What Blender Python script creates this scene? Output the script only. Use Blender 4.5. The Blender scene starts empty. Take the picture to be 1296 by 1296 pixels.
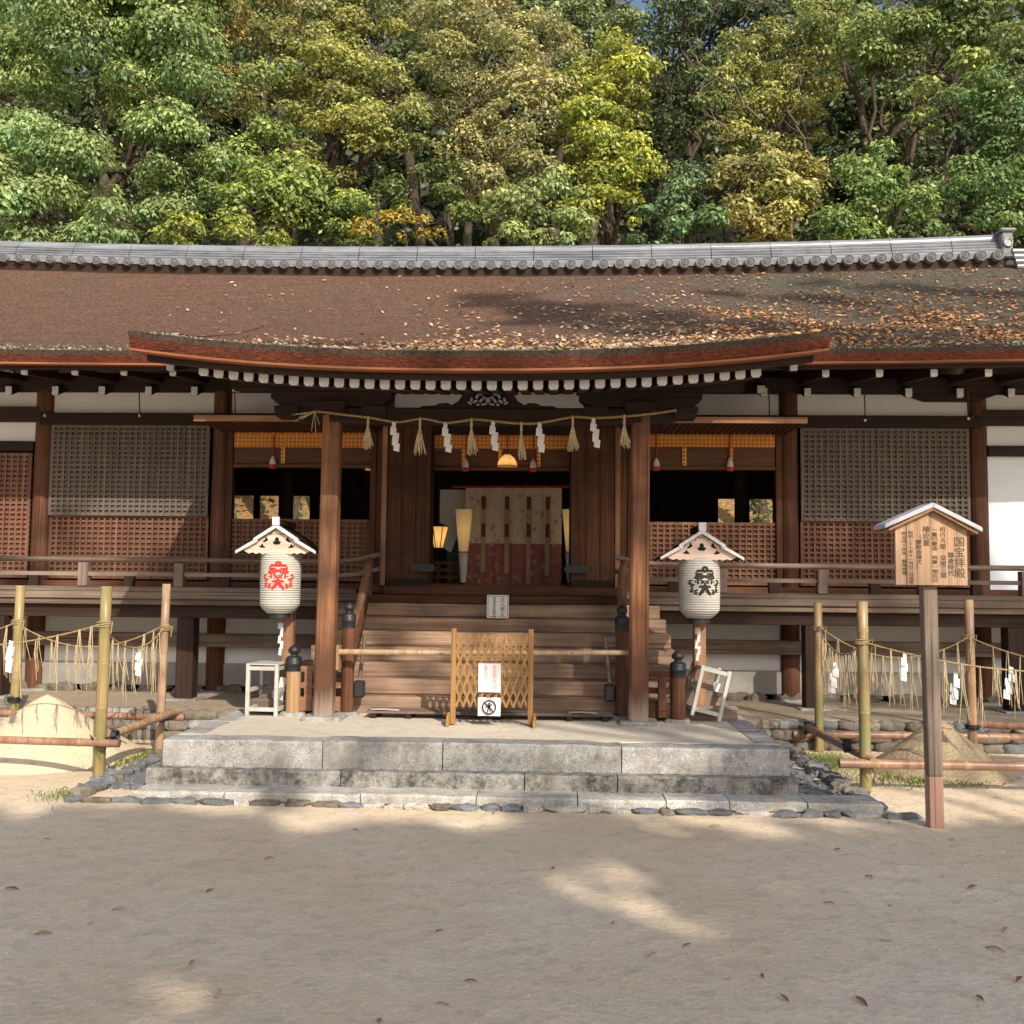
import bpy, bmesh, math, random
import numpy as np
from mathutils import Vector, Matrix
R = math.radians
rnd = random.Random(7)
scene = bpy.context.scene
col = scene.collection

# ------------------------------------------------------------------ camera
FPX = 1296.0
CAM = (0.64, 0.0, 1.6); YAW, PIT, ROLL = R(2.4), R(4.06), R(0.6)
fwd = Vector((-math.sin(YAW)*math.cos(PIT), math.cos(YAW)*math.cos(PIT), math.sin(PIT)))
r0 = Vector((math.cos(YAW), math.sin(YAW), 0)); u0 = r0.cross(fwd)
cam_r = r0*math.cos(ROLL) + u0*math.sin(ROLL); cam_u = u0*math.cos(ROLL) - r0*math.sin(ROLL)
cd = bpy.data.cameras.new('camera'); cam = bpy.data.objects.new('camera', cd); col.objects.link(cam)
cam.matrix_world = Matrix(((cam_r.x, cam_u.x, -fwd.x, CAM[0]), (cam_r.y, cam_u.y, -fwd.y, CAM[1]),
                           (cam_r.z, cam_u.z, -fwd.z, CAM[2]), (0, 0, 0, 1)))
cd.sensor_width = 36; cd.sensor_fit = 'HORIZONTAL'; cd.lens = 36*FPX/1296; cd.clip_end = 2000; cd.clip_start = .05
scene.camera = cam

def ray(px, py): return fwd*FPX + cam_r*(px-648) - cam_u*(py-648)
def at(px, py, Y):            # survey of the place: photo direction -> point at depth Y
    d = ray(px, py); t = Y/d.y; return Vector((CAM[0]+d.x*t, Y, CAM[2]+d.z*t))
def atz(px, py, Z):           # photo direction -> point at height Z
    d = ray(px, py); t = (Z-CAM[2])/d.z; return Vector((CAM[0]+d.x*t, d.y*t, Z))

# ------------------------------------------------------------------ light
SUN_AZ, SUN_EL = R(25), R(34)          # to the right of straight-behind the camera
sd = Vector((-math.sin(SUN_AZ)*math.cos(SUN_EL), math.cos(SUN_AZ)*math.cos(SUN_EL), -math.sin(SUN_EL)))
sl = bpy.data.lights.new('sun', 'SUN'); sl.energy = 5.0; sl.angle = R(.53); sl.color = (1, .89, .72)
so = bpy.data.objects.new('sun', sl); col.objects.link(so); so.location = (10, -10, 30)
so.rotation_euler = sd.to_track_quat('-Z', 'Y').to_euler()
w = bpy.data.worlds.new('World'); scene.world = w; w.use_nodes = True
nt = w.node_tree; bgn = nt.nodes['Background']
sky = nt.nodes.new('ShaderNodeTexSky'); sky.sky_type = 'NISHITA'; sky.sun_disc = False
sky.sun_elevation = SUN_EL; sky.sun_rotation = R(155); sky.air_density = 1.25; sky.dust_density = 3.8; sky.ozone_density = 1.6
nt.links.new(sky.outputs[0], bgn.inputs[0]); bgn.inputs[1].default_value = .15
scene.view_settings.view_transform = 'Standard'; scene.view_settings.look = 'None'
scene.view_settings.exposure = 0; scene.view_settings.gamma = 1
scene.render.engine = 'CYCLES'
scene.cycles.max_bounces = 5; scene.cycles.diffuse_bounces = 3; scene.cycles.transmission_bounces = 3; scene.cycles.glossy_bounces = 2
scene.cycles.caustics_reflective = False; scene.cycles.caustics_refractive = False

# ------------------------------------------------------------------ materials
class N:
    def __init__(s, name, rough=.8, spec=.3):
        s.m = bpy.data.materials.new(name); s.m.use_nodes = True; s.t = s.m.node_tree
        s.p = s.t.nodes['Principled BSDF']; s.p.inputs['Roughness'].default_value = rough
        s.p.inputs['Specular IOR Level'].default_value = spec
        s.out = s.t.nodes['Material Output']
    def n(s, typ, **kw):
        x = s.t.nodes.new('ShaderNode'+typ)
        for k, v in kw.items():
            if k.startswith('_'): setattr(x, k[1:], v)
            else: x.inputs[k.replace('_', ' ')].default_value = v
        return x
    def l(s, a, b): s.t.links.new(a, b)
    def coord(s, scale=(1, 1, 1), kind='Object', rot=(0, 0, 0)):
        c = s.n('TexCoord'); m = s.n('Mapping'); m.inputs['Scale'].default_value = scale; m.inputs['Rotation'].default_value = rot
        s.l(c.outputs[kind], m.inputs[0]); return m.outputs[0]
    def world(s, scale=(1, 1, 1)):
        g = s.n('NewGeometry'); m = s.n('Mapping'); m.inputs['Scale'].default_value = scale
        s.l(g.outputs['Position'], m.inputs[0]); return m.outputs[0]
    def noise(s, vec, scale, detail=5, rough=.6, dist=0):
        x = s.n('TexNoise', Scale=scale, Detail=detail, Roughness=rough, Distortion=dist); s.l(vec, x.inputs['Vector']); return x.outputs['Fac']
    def ramp(s, fac, stops):
        x = s.n('ValToRGB'); e = x.color_ramp.elements
        while len(e) < len(stops): e.new(.5)
        for i, (p, c) in enumerate(stops):
            e[i].position = p; e[i].color = (*c, 1) if len(c) == 3 else c
        s.l(fac, x.inputs[0]); return x.outputs[0]
    def mix(s, a, b, fac, blend='MIX'):
        x = s.n('Mix'); x.data_type = 'RGBA'; x.blend_type = blend
        for k, v in ((6, a), (7, b), (0, fac)):
            if hasattr(v, 'links'): s.l(v, x.inputs[k])
            elif k == 0: x.inputs[0].default_value = v
            else: x.inputs[k].default_value = (*v, 1)
        return x.outputs[2]
    def math(s, op, a, b=0, clamp=False):
        x = s.n('Math'); x.operation = op; x.use_clamp = clamp
        for i, v in enumerate((a, b)):
            if hasattr(v, 'links'): s.l(v, x.inputs[i])
            else: x.inputs[i].default_value = v
        return x.outputs[0]
    def bump(s, h, strength=.3, dist=.01):
        b = s.n('Bump', Strength=strength, Distance=dist); s.l(h, b.inputs['Height']); s.l(b.outputs[0], s.p.inputs['Normal'])
    def base(s, c): 
        if hasattr(c, 'links'): s.l(c, s.p.inputs['Base Color'])
        else: s.p.inputs['Base Color'].default_value = (*c, 1)

def wood(name, dark, lit, axis='X', rough=.72, fine=30, blotch=None, vary=.25, stain=False):
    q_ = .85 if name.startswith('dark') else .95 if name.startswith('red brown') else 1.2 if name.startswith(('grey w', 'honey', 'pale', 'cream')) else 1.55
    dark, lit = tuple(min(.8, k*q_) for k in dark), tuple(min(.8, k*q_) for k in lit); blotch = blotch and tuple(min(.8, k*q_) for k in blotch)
    m = N(name, rough, .25)
    sc = {'X': (.9, fine, fine), 'Y': (fine, .9, fine), 'Z': (fine, fine, .9)}[axis]
    v = m.coord(sc)
    g = m.noise(v, 1.0, 6, .65, .4)
    big = m.noise(m.world((1, 1, 1)), 1.7, 4, .6)
    c = m.ramp(g, [(.3, dark), (.72, lit)])
    if blotch: c = m.mix(c, blotch, m.ramp(big, [(.42, (0, 0, 0)), (.68, (.75, .75, .75))]))
    oi = m.n('ObjectInfo'); hv = m.n('HueSaturation')
    m.l(m.math('MULTIPLY_ADD', oi.outputs['Random'], vary*2), hv.inputs['Value'])
    x = hv.inputs['Value'].links[0].from_node; x.inputs[2].default_value = 1-vary
    m.l(c, hv.inputs['Color']); fin = hv.outputs[0]
    # checks (fine cracks along the grain)
    cr = m.noise(m.coord({'X': (.35, fine*1.6, fine*1.6), 'Y': (fine*1.6, .35, fine*1.6), 'Z': (fine*1.6, fine*1.6, .35)}[axis]), 1.0, 2, .5)
    fin = m.mix(fin, tuple(k*.35 for k in dark), m.ramp(cr, [(.30, (.8, .8, .8)), (.37, (0, 0, 0))]))
    if stain:
        ge = m.n('NewGeometry'); sp = m.n('SeparateXYZ'); m.l(ge.outputs['Position'], sp.inputs[0])
        zz = m.math('ADD', sp.outputs['Z'], m.math('MULTIPLY', m.math('SUBTRACT', g, .5), .5))
        fin = m.mix(fin, tuple(k*.75 for k in dark), m.ramp(m.math('MULTIPLY', zz, .5), [(.20, (0, 0, 0)), (.30, (.85,)*3), (.48, (.75,)*3), (.62, (0, 0, 0))]))
        fin = m.mix(fin, (.36, .32, .28), m.ramp(m.math('MULTIPLY', zz, .5), [(.20, (.75,)*3), (.33, (0, 0, 0))]))
    m.base(fin)
    m.bump(m.math('ADD', g, m.math('MULTIPLY', cr, .6)), .35, .006)
    return m.m
def plain(name, c, rough=.7, var=.12, scale=8, spec=.3, metal=0, bump=0):
    m = N(name, rough, spec); m.p.inputs['Metallic'].default_value = metal
    f = m.noise(m.coord(), scale, 5, .6)
    m.base(m.ramp(f, [(.3, tuple(k*(1-var) for k in c)), (.7, tuple(min(1, k*(1+var)) for k in c))]))
    if bump: m.bump(f, bump, .01)
    return m.m
def emit(name, c, strength, c2=None):
    m = N(name, .7); m.base(c)
    e = m.p.inputs['Emission Color']; m.p.inputs['Emission Strength'].default_value = strength
    cc = m.n('TexCoord'); sp = m.n('SeparateXYZ'); m.l(cc.outputs['Generated'], sp.inputs[0])
    m.l(m.ramp(sp.outputs['Z'], [(0, c2 or c), (.5, c), (1, c2 or c)]), e); m.m.cycles.emission_sampling = 'NONE'
    return m.m

DK, RD = (.022, .012, .009), (.085, .036, .022)
W = {}
for a in 'XYZ':
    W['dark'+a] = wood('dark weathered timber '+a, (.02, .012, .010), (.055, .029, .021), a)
    W['red'+a] = wood('red brown timber '+a, (.065, .026, .015), (.17, .075, .043), a, blotch=(.05, .022, .014))
    W['tan'+a] = wood('sun worn timber '+a, (.12, .058, .033), (.27, .15, .09), a, blotch=(.085, .042, .028))
    W['grey'+a] = wood('grey weathered timber '+a, (.09, .068, .055), (.23, .185, .155), a, blotch=(.10, .06, .045))
    W['pale'+a] = wood('pale new timber '+a, (.26, .15, .075), (.46, .30, .17), a)
W['post'] = wood('porch post timber', (.075, .034, .02), (.25, .115, .058), 'Z', fine=24, blotch=(.045, .022, .016), vary=.05, stain=True)
W['step'] = wood('worn stair timber', (.125, .078, .056), (.32, .225, .165), 'X', fine=26, blotch=(.075, .052, .045), vary=.22)
W['lat_grey'] = wood('grey lattice timber', (.055, .045, .040), (.125, .105, .094), 'Z', vary=.05)
W['lat_red'] = wood('red lattice timber', (.06, .030, .021), (.175, .088, .060), 'Z', vary=.1)
W['honey'] = wood('honey varnished timber', (.20, .105, .035), (.36, .205, .08), 'Z', vary=.05)
W['cream'] = wood('carved pale timber', (.34, .25, .21), (.50, .39, .33), 'X', vary=.03)
WHITE = plain('whitewash on timber ends', (.62, .62, .65), .7, .22, 14)
PLASTER = plain('white plaster', (.70, .71, .76), .9, .05, 2)
PAPER = plain('white paper', (.68, .68, .70), .8, .03)
METAL = plain('white painted metal frame', (.47, .47, .45), .45, .15, 12)
BLACK = plain('black iron', (.018, .019, .024), .5, .3, 20, .5)
INK = plain('black ink', (.03, .027, .025), .8)
INKW = plain('worn sign ink', (.10, .075, .055), .8)
INKR = plain('red ink', (.62, .04, .035), .8)
INKP = plain('faded pink ink', (.80, .36, .40), .8)
INKG = plain('grey ink', (.35, .35, .37), .8)
ROOM = plain('dark interior timber', (.085, .058, .043), .9, .3)
VOID = plain('black hollow', (.012, .010, .009), .9)
COPPER = plain('grey metal roof sheet', (.42, .44, .50), .45, .1, 6, .5)
STRAW = plain('dry straw', (.50, .405, .26), .85, .3, 60)
ROPE = plain('straw rope', (.33, .24, .13), .9, .35, 70, bump=.4)

def granite(name, base, blue=0, dark=.4):
    m = N(name, .85, .25); v = m.world()
    f = m.noise(v, 150, 3, .8); g = m.noise(v, 3.6, 6, .75); h = m.noise(v, 15, 5, .75)
    c = m.ramp(f, [(.36, tuple(k*.25 for k in base)), (.47, tuple(k*.85 for k in base)), (.64, tuple(min(1, k*1.35) for k in base))])
    st = m.noise(m.world((5, 5, 1.3)), 1, 5, .7); sp = m.n('SeparateXYZ'); m.l(v, sp.inputs[0])
    c = m.mix(c, tuple(k*q for k, q in zip(base, (.62, .56, .48))), m.ramp(st, [(.46, (0, 0, 0)), (.66, (.8,)*3)]))
    c = m.mix(c, (.07, .068, .065), m.ramp(m.math('MULTIPLY', g, h), [(.19, (0, 0, 0)), (.40, (dark*1.6,)*3)]))
    oi = m.n('ObjectInfo'); hv = m.n('HueSaturation'); q = m.math('MULTIPLY_ADD', oi.outputs['Random'], .35); q.node.inputs[2].default_value = .82
    m.l(q, hv.inputs['Value']); m.l(c, hv.inputs['Color']); m.base(hv.outputs[0])
    m.bump(m.math('ADD', m.math('MULTIPLY', f, .4), h), .55, .012)
    return m.m
STONE = granite('speckled granite', (.44, .44, .44), dark=.42)
STONE_TOP = granite('pale worn granite', (.60, .585, .56), dark=.3)
ROCK = granite('blue grey river stone', (.22, .24, .27), dark=.3)
STONE_DARK = granite('dark weathered granite', (.36, .35, .34), dark=.85)
ROCKW = granite('warm fieldstone', (.25, .22, .185), dark=.5)

def sand_mat(name, c1, c2, damp=None, bs=.5):
    m = N(name, .95, .1); v = m.world()
    a = m.noise(v, .55, 5, .6); b = m.noise(v, 9, 6, .7); f = m.noise(v, 140, 3, .8)
    c = m.mix(c1, c2, m.ramp(a, [(.38, (0, 0, 0)), (.64, (1, 1, 1))]))
    c = m.mix(c, tuple(k*.62 for k in c1), m.ramp(b, [(.5, (0, 0, 0)), (.75, (.65, .65, .65))]))
    mid = m.noise(v, 38, 4, .85)
    c = m.mix(c, (.84, .72, .57), m.ramp(mid, [(.56, (0, 0, 0)), (.72, (.55,)*3)])); c = m.mix(c, tuple(k*.45 for k in c1), m.ramp(mid, [(.28, (.6,)*3), (.42, (0, 0, 0))]))
    c = m.mix(c, tuple(min(.85, k*1.25) for k in c1), m.ramp(f, [(.60, (0, 0, 0)), (.72, (.7, .7, .7))]))
    c = m.mix(c, tuple(k*.30 for k in c1), m.ramp(f, [(.30, (.7, .7, .7)), (.40, (0, 0, 0))]))
    m.base(c)
    vo = m.n('TexVoronoi', Scale=30); m.l(v, vo.inputs['Vector'])
    hh = m.math('ADD', m.math('MULTIPLY', b, 1.3), m.math('ADD', m.math('MULTIPLY', f, .35), m.math('MULTIPLY', vo.outputs['Distance'], .3)))
    m.bump(hh, bs, .035)
    return m.m
SAND = sand_mat('packed sandy gravel', (.73, .585, .42), (.79, .67, .52))
EARTH = sand_mat('beaten earth', (.36, .29, .22), (.42, .35, .27))
CONE = sand_mat('fine heaped sand', (.64, .54, .385), (.70, .61, .45), bs=.3)
CONE2 = sand_mat('coarse heaped sand', (.44, .35, .225), (.50, .40, .27), bs=1.0)
PAVE = sand_mat('pale platform floor', (.62, .565, .475), (.70, .64, .55))

def bamboo_mat(name, c1, c2, c3):
    m = N(name, .38, .45); v = m.coord((26, 26, .9)); f = m.noise(v, 1, 6, .75); b = m.noise(m.world(), 2.6, 3)
    c = m.ramp(f, [(.32, c1), (.68, c2)]); c = m.mix(c, tuple(k*q for k, q in zip(c1, (.95, .72, .55))), m.ramp(m.noise(m.coord((16, 16, .35)), 1, 3, .6), [(.50, (0, 0, 0)), (.60, (.8,)*3)])); c = m.mix(c, c3, m.ramp(b, [(.45, (0, 0, 0)), (.6, (.85, .85, .85))]))
    m.base(c); m.bump(f, .15, .004); return m.m
BAM = bamboo_mat('yellow green bamboo', (.22, .145, .06), (.43, .345, .165), (.19, .20, .07))
BAMG = bamboo_mat('brown green bamboo', (.24, .15, .075), (.46, .33, .19), (.21, .21, .085))
BAMT = bamboo_mat('dry tan bamboo', (.34, .22, .13), (.52, .38, .26), (.27, .18, .12))
BAMR = bamboo_mat('reddish dry bamboo', (.28, .16, .11), (.42, .27, .19), (.20, .12, .085))
BAMP = bamboo_mat('pale bamboo', (.36, .26, .17), (.52, .40, .28), (.34, .24, .15))
NODE = plain('bamboo node ring', (.33, .24, .14), .6, .25, 30)

# cypress bark roof
def roof_mat():
    m = N('cypress bark roof', .95, .12); g = m.n('NewGeometry'); v = m.world((1, 1, 1))
    sp = m.n('SeparateXYZ'); m.l(g.outputs['Position'], sp.inputs[0])
    f = m.noise(m.world((24, 40, 40)), 1, 6, .9); b = m.noise(v, 1.1, 5, .65); h = m.noise(m.world((2.5, 14, 14)), 1, 4, .7)
    brown = m.ramp(f, [(.34, (.035, .018, .013)), (.5, (.19, .10, .07)), (.66, (.44, .29, .22))])
    moss = m.ramp(f, [(.34, (.025, .025, .02)), (.5, (.125, .118, .095)), (.66, (.31, .30, .24))])
    mr = m.n('MapRange', From_Min=-.5, From_Max=4.5); m.l(sp.outputs['X'], mr.inputs[0])
    fac = m.math('ADD', mr.outputs[0], m.math('MULTIPLY', m.math('SUBTRACT', b, .5), 1.7), True)
    fac2 = m.math('MULTIPLY', fac, .95)
    c = m.mix(brown, moss, fac2)
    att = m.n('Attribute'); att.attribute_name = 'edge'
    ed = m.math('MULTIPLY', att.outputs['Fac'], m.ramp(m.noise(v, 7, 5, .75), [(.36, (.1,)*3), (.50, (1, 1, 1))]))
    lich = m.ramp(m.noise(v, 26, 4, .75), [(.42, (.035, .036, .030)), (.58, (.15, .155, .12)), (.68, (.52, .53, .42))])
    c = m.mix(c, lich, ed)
    c = m.mix(c, tuple((.035, .024, .018)), m.ramp(h, [(.56, (0, 0, 0)), (.8, (.6, .6, .6))]))
    lay = m.noise(m.world((1.2, 60, 60)), 1, 4, .7)
    c = m.mix(c, (.045, .03, .024), m.ramp(lay, [(.52, (0, 0, 0)), (.68, (.7,)*3)]))
    hv = m.n('HueSaturation', Value=.80, Saturation=.95); m.l(c, hv.inputs['Color']); m.base(hv.outputs[0]); m.bump(m.math('ADD', f, m.math('MULTIPLY', h, .8)), .8, .03)
    return m.m
ROOF = roof_mat()
def bark_edge():
    m = N('cut bark eave edge', .85, .15)
    f = m.noise(m.world((16, 30, 110)), 1, 5, .75)
    g2 = m.noise(m.world(), 60, 3, .7)
    c = m.ramp(f, [(.3, (.03, .010, .008)), (.55, (.16, .048, .028)), (.75, (.30, .105, .06))])
    c = m.mix(c, (.03, .016, .011), m.ramp(g2, [(.5, (0, 0, 0)), (.68, (.75, .75, .75))]))
    m.base(c); m.bump(m.math('ADD', f, g2), .6, .015); return m.m
EDGE = bark_edge()
LIP = wood('orange cypress lip', (.12, .042, .02), (.22, .085, .042), 'X', vary=.03)
def tile_mat():
    m = N('silver grey roof tile', .28, .8); v = m.world((1.2, 10, 10))
    f = m.noise(v, 1, 5, .7); g = m.noise(m.world(), 9, 5, .7)
    c = m.ramp(f, [(.3, (.12, .13, .155)), (.7, (.30, .32, .37))])
    c = m.mix(c, (.09, .085, .075), m.ramp(g, [(.55, (0, 0, 0)), (.75, (.7,)*3)])); m.base(c); m.bump(g, .25, .01); return m.m
TILE = tile_mat()
def brocade():
    m = N('orange brocade', .8, .2); v = m.coord((1, 1, 1))
    vo = m.n('TexVoronoi', Scale=21, Randomness=0.0); m.l(v, vo.inputs['Vector'])
    c = m.ramp(vo.outputs['Distance'], [(.22, (.75, .40, .10)), (.3, (.62, .20, .03)), (.5, (.52, .15, .02)), (.58, (.78, .50, .18))])
    m.base(c); return m.m
BROCADE = brocade()
def blind():
    m = N('brown bamboo blind', .8, .2); v = m.coord((2, 2, 140)); f = m.noise(v, 1, 3)
    m.base(m.ramp(f, [(.35, (.075, .038, .024)), (.65, (.17, .09, .058))])); m.bump(f, .4, .005); return m.m
BLIND = blind()
REDCLOTH = plain('red tassel thread', (.42, .05, .035), .85, .2, 40)

def leaf_mat(name, trans=.35, rough=.5, gloss=.05):
    m = N(name, rough); t = m.t; t.nodes.remove(m.p)
    a = m.n('Attribute'); a.attribute_name = 'Col'
    d = m.n('BsdfDiffuse'); tr = m.n('BsdfTranslucent'); gl = m.n('BsdfGlossy', Roughness=rough)
    m.l(a.outputs['Color'], d.inputs[0])
    m.l(m.mix(a.outputs['Color'], (.95, 1.0, .35), .25, 'MULTIPLY'), tr.inputs[0])
    x = m.n('MixShader'); x.inputs[0].default_value = trans; m.l(d.outputs[0], x.inputs[1]); m.l(tr.outputs[0], x.inputs[2])
    y = m.n('MixShader'); y.inputs[0].default_value = gloss; m.l(x.outputs[0], y.inputs[1]); m.l(gl.outputs[0], y.inputs[2])
    m.l(y.outputs[0], m.out.inputs[0]); return m.m
LEAF = leaf_mat('evergreen leaf')
DRYLEAF = leaf_mat('dry fallen leaf', .12, .6, .03)
BARK = plain('grey brown bark', (.075, .058, .045), .95, .5, 9, bump=.8)
BARKL = plain('pale bark', (.16, .13, .10), .95, .4, 9, bump=.6)
def forest_floor():
    m = N('leaf littered slope', .95, .1); v = m.world(); f = m.noise(v, 12, 5, .8); g = m.noise(v, .8, 4)
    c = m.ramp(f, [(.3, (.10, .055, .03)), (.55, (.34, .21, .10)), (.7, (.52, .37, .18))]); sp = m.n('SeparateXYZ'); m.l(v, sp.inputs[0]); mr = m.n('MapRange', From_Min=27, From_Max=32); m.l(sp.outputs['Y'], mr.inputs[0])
    c = m.mix(c, m.ramp(f, [(.3, (.006, .008, .004)), (.7, (.02, .024, .011))]), mr.outputs[0])  # slope colour falls to near black uphill, painting in the wood's shade
    m.base(c); m.bump(f, .6, .03); return m.m
LITTER = forest_floor()

# ------------------------------------------------------------------ mesh helpers
class MB:
    def __init__(s): s.v = []; s.f = []; s.mi = []; s.sm = []; s.cur = 0
    def add(s, verts, faces, smooth=False, mat=None):
        o = len(s.v); s.v += [tuple(p) for p in verts]
        for f in faces:
            s.f.append(tuple(i+o for i in f)); s.mi.append(s.cur if mat is None else mat); s.sm.append(smooth)
        return s
    def box(s, x0, x1, y0, y1, z0, z1, mat=None, front=None):
        vs = [(x0,y0,z0),(x1,y0,z0),(x1,y1,z0),(x0,y1,z0),(x0,y0,z1),(x1,y0,z1),(x1,y1,z1),(x0,y1,z1)]
        fs = [(0,3,2,1),(4,5,6,7),(1,2,6,5),(2,3,7,6),(3,0,4,7)]
        s.add(vs, fs, mat=mat); o = len(s.v)-8
        s.f.append((o,o+1,o+5,o+4)); s.mi.append(front if front is not None else (s.cur if mat is None else mat)); s.sm.append(False)
        return s
    def beam(s, a, b, wx, wz, mat=None, upv=(0, 0, 1)):      # rectangular bar from a to b
        a, b = Vector(a), Vector(b); d = (b-a).normalized(); u = Vector(upv)
        if abs(d.dot(u)) > .98: u = Vector((0, 1, 0))
        r = d.cross(u).normalized(); u = r.cross(d).normalized()
        vs = [p + r*(i*wx/2) + u*(j*wz/2) for p in (a, b) for i, j in ((-1,-1),(1,-1),(1,1),(-1,1))]
        return s.add(vs, [(0,1,2,3)[::-1],(4,5,6,7),(0,4,5,1)[::-1],(1,5,6,2)[::-1],(2,6,7,3)[::-1],(3,7,4,0)[::-1]], mat=mat)
    def tube(s, pts, rad, n=10, cap=True, mat=None, smooth=True, mats=None):
        pts = [Vector(p) for p in pts]; k = len(pts)
        rs = rad if isinstance(rad, (list, tuple)) else [rad]*k
        vs = []; prev = None
        for i, p in enumerate(pts):
            d = (pts[min(i+1, k-1)]-pts[max(i-1, 0)]).normalized()
            if prev is None: r = d.orthogonal().normalized()
            else: r = (prev - d*prev.dot(d)).normalized()
            prev = r; u = d.cross(r)
            for j in range(n):
                a = 2*math.pi*j/n; vs.append(p + (r*math.cos(a)+u*math.sin(a))*rs[i])
        fs = [(i*n+j, i*n+(j+1)%n, (i+1)*n+(j+1)%n, (i+1)*n+j) for i in range(k-1) for j in range(n)]
        s.add(vs, fs, smooth, mat)
        if mats:
            for i in range(k-1):
                for j in range(n): s.mi[len(s.mi)-len(fs)+i*n+j] = mats[i]
        if cap: s.add(vs[:n], [tuple(range(n))[::-1]], False, mat); s.add(vs[-n:], [tuple(range(n))], False, mat)
        return s
    def lathe(s, c, prof, n=20, mat=None, axis='Z', smooth=True):     # prof: (r, h)
        vs = []
        for r, h in prof:
            for j in range(n):
                a = 2*math.pi*j/n; x, y = r*math.cos(a), r*math.sin(a)
                vs.append((c[0]+x, c[1]+y, c[2]+h) if axis == 'Z' else (c[0]+x, c[1]-h, c[2]+y))
        k = len(prof)
        fs = [(i*n+j, i*n+(j+1)%n, (i+1)*n+(j+1)%n, (i+1)*n+j) for i in range(k-1) for j in range(n)]
        s.add(vs, fs, smooth, mat)
        s.add(vs[:n], [tuple(range(n))[::-1]], False, mat); s.add(vs[-n:], [tuple(range(n))], False, mat); return s
    def prism(s, poly, y0, y1, mat=None):      # polygon in XZ, extruded in Y
        n = len(poly); vs = [(x, y0, z) for x, z in poly]+[(x, y1, z) for x, z in poly]
        ar = sum(poly[i][0]*poly[(i+1)%n][1]-poly[(i+1)%n][0]*poly[i][1] for i in range(n))
        fr = tuple(range(n)); 
        fs = [fr, tuple(range(n, 2*n))[::-1]] + [(i, i+n, (i+1)%n+n, (i+1)%n) for i in range(n)]
        if ar < 0: fs = [f[::-1] for f in fs]
        return s.add(vs, fs, mat=mat)
    def prismx(s, poly, x0, x1, mat=None):     # polygon in YZ, extruded in X
        n = len(poly); vs = [(x0, y, z) for y, z in poly]+[(x1, y, z) for y, z in poly]
        ar = sum(poly[i][0]*poly[(i+1)%n][1]-poly[(i+1)%n][0]*poly[i][1] for i in range(n))
        fs = [tuple(range(n))[::-1], tuple(range(n, 2*n))] + [(i, (i+1)%n, (i+1)%n+n, i+n) for i in range(n)]
        if ar < 0: fs = [f[::-1] for f in fs]
        return s.add(vs, fs, mat=mat)
    def grid(s, pts, smooth=True, mat=None, flip=False):     # pts[i][j]
        a, b = len(pts), len(pts[0]); vs = [p for row in pts for p in row]
        fs = [(i*b+j, i*b+j+1, (i+1)*b+j+1, (i+1)*b+j) for i in range(a-1) for j in range(b-1)]
        if flip: fs = [f[::-1] for f in fs]
        return s.add(vs, fs, smooth, mat)
    def build(s, name, mat, parent=None, bevel=0, local=False, seg=1):
        me = bpy.data.meshes.new(name)
        off = Vector((0, 0, 0))
        if parent is not None and not local:
            p = parent
            while p is not None: off += Vector(p.location); p = p.parent
        me.from_pydata([tuple(Vector(q)-off) for q in s.v], [], s.f)
        for m in (mat if isinstance(mat, (list, tuple)) else [mat]): me.materials.append(m)
        me.polygons.foreach_set('material_index', s.mi); me.polygons.foreach_set('use_smooth', s.sm); me.update()
        if bevel:
            bm = bmesh.new(); bm.from_mesh(me); bmesh.ops.remove_doubles(bm, verts=bm.verts, dist=1e-5)
            es = [e for e in bm.edges if len(e.link_faces) == 2 and e.calc_face_angle(0) > .6]
            bmesh.ops.bevel(bm, geom=es, offset=bevel, segments=seg, affect='EDGES', profile=.6); bm.to_mesh(me); bm.free()
        o = bpy.data.objects.new(name, me); col.objects.link(o)
        if parent is not None: o.parent = parent
        return o

def tag(o, label=None, cat=None, group=None, kind=None):
    for k, v in (('label', label), ('category', cat), ('group', group), ('kind', kind)):
        if v: o[k] = v
    return o
def thing(name, loc, label, cat, group=None, rz=0):
    o = bpy.data.objects.new(name, None); o.empty_display_size = .1; col.objects.link(o)
    o.location = loc; o.rotation_euler = (0, 0, rz); return tag(o, label, cat, group)
def struct(o): o['kind'] = 'structure'; return o
def stuff(o, label=None, cat=None): o['kind'] = 'stuff'; return tag(o, label, cat)
def copy_tree(o, parent=None):
    c = o.copy(); col.objects.link(c)
    if parent is not None: c.parent = parent
    for ch in list(o.children): copy_tree(ch, c)
    return c
def copy_at(o, loc): c = o.copy(); col.objects.link(c); c.location = loc; return c

def text_mesh(name, body, mat, parent, loc, size, line=1.0, rx=math.pi/2, thick=.0, sx=1.0):
    cu = bpy.data.curves.new(name, 'FONT'); cu.body = body; cu.size = size; cu.space_line = line
    cu.align_x = 'CENTER'; cu.align_y = 'TOP'; cu.resolution_u = 2; cu.extrude = .0008
    if thick: cu.offset = thick
    tmp = bpy.data.objects.new(name, cu); col.objects.link(tmp)
    bpy.context.view_layer.update()
    me = bpy.data.meshes.new_from_object(tmp.evaluated_get(bpy.context.evaluated_depsgraph_get()))
    bpy.data.objects.remove(tmp); me.materials.clear(); me.materials.append(mat)
    o = bpy.data.objects.new(name, me); col.objects.link(o); o.parent = parent
    o.location = loc; o.rotation_euler = (rx, 0, 0); o.scale = (sx, 1, 1); return o
def column_text(body): return '\n'.join(body)

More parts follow.
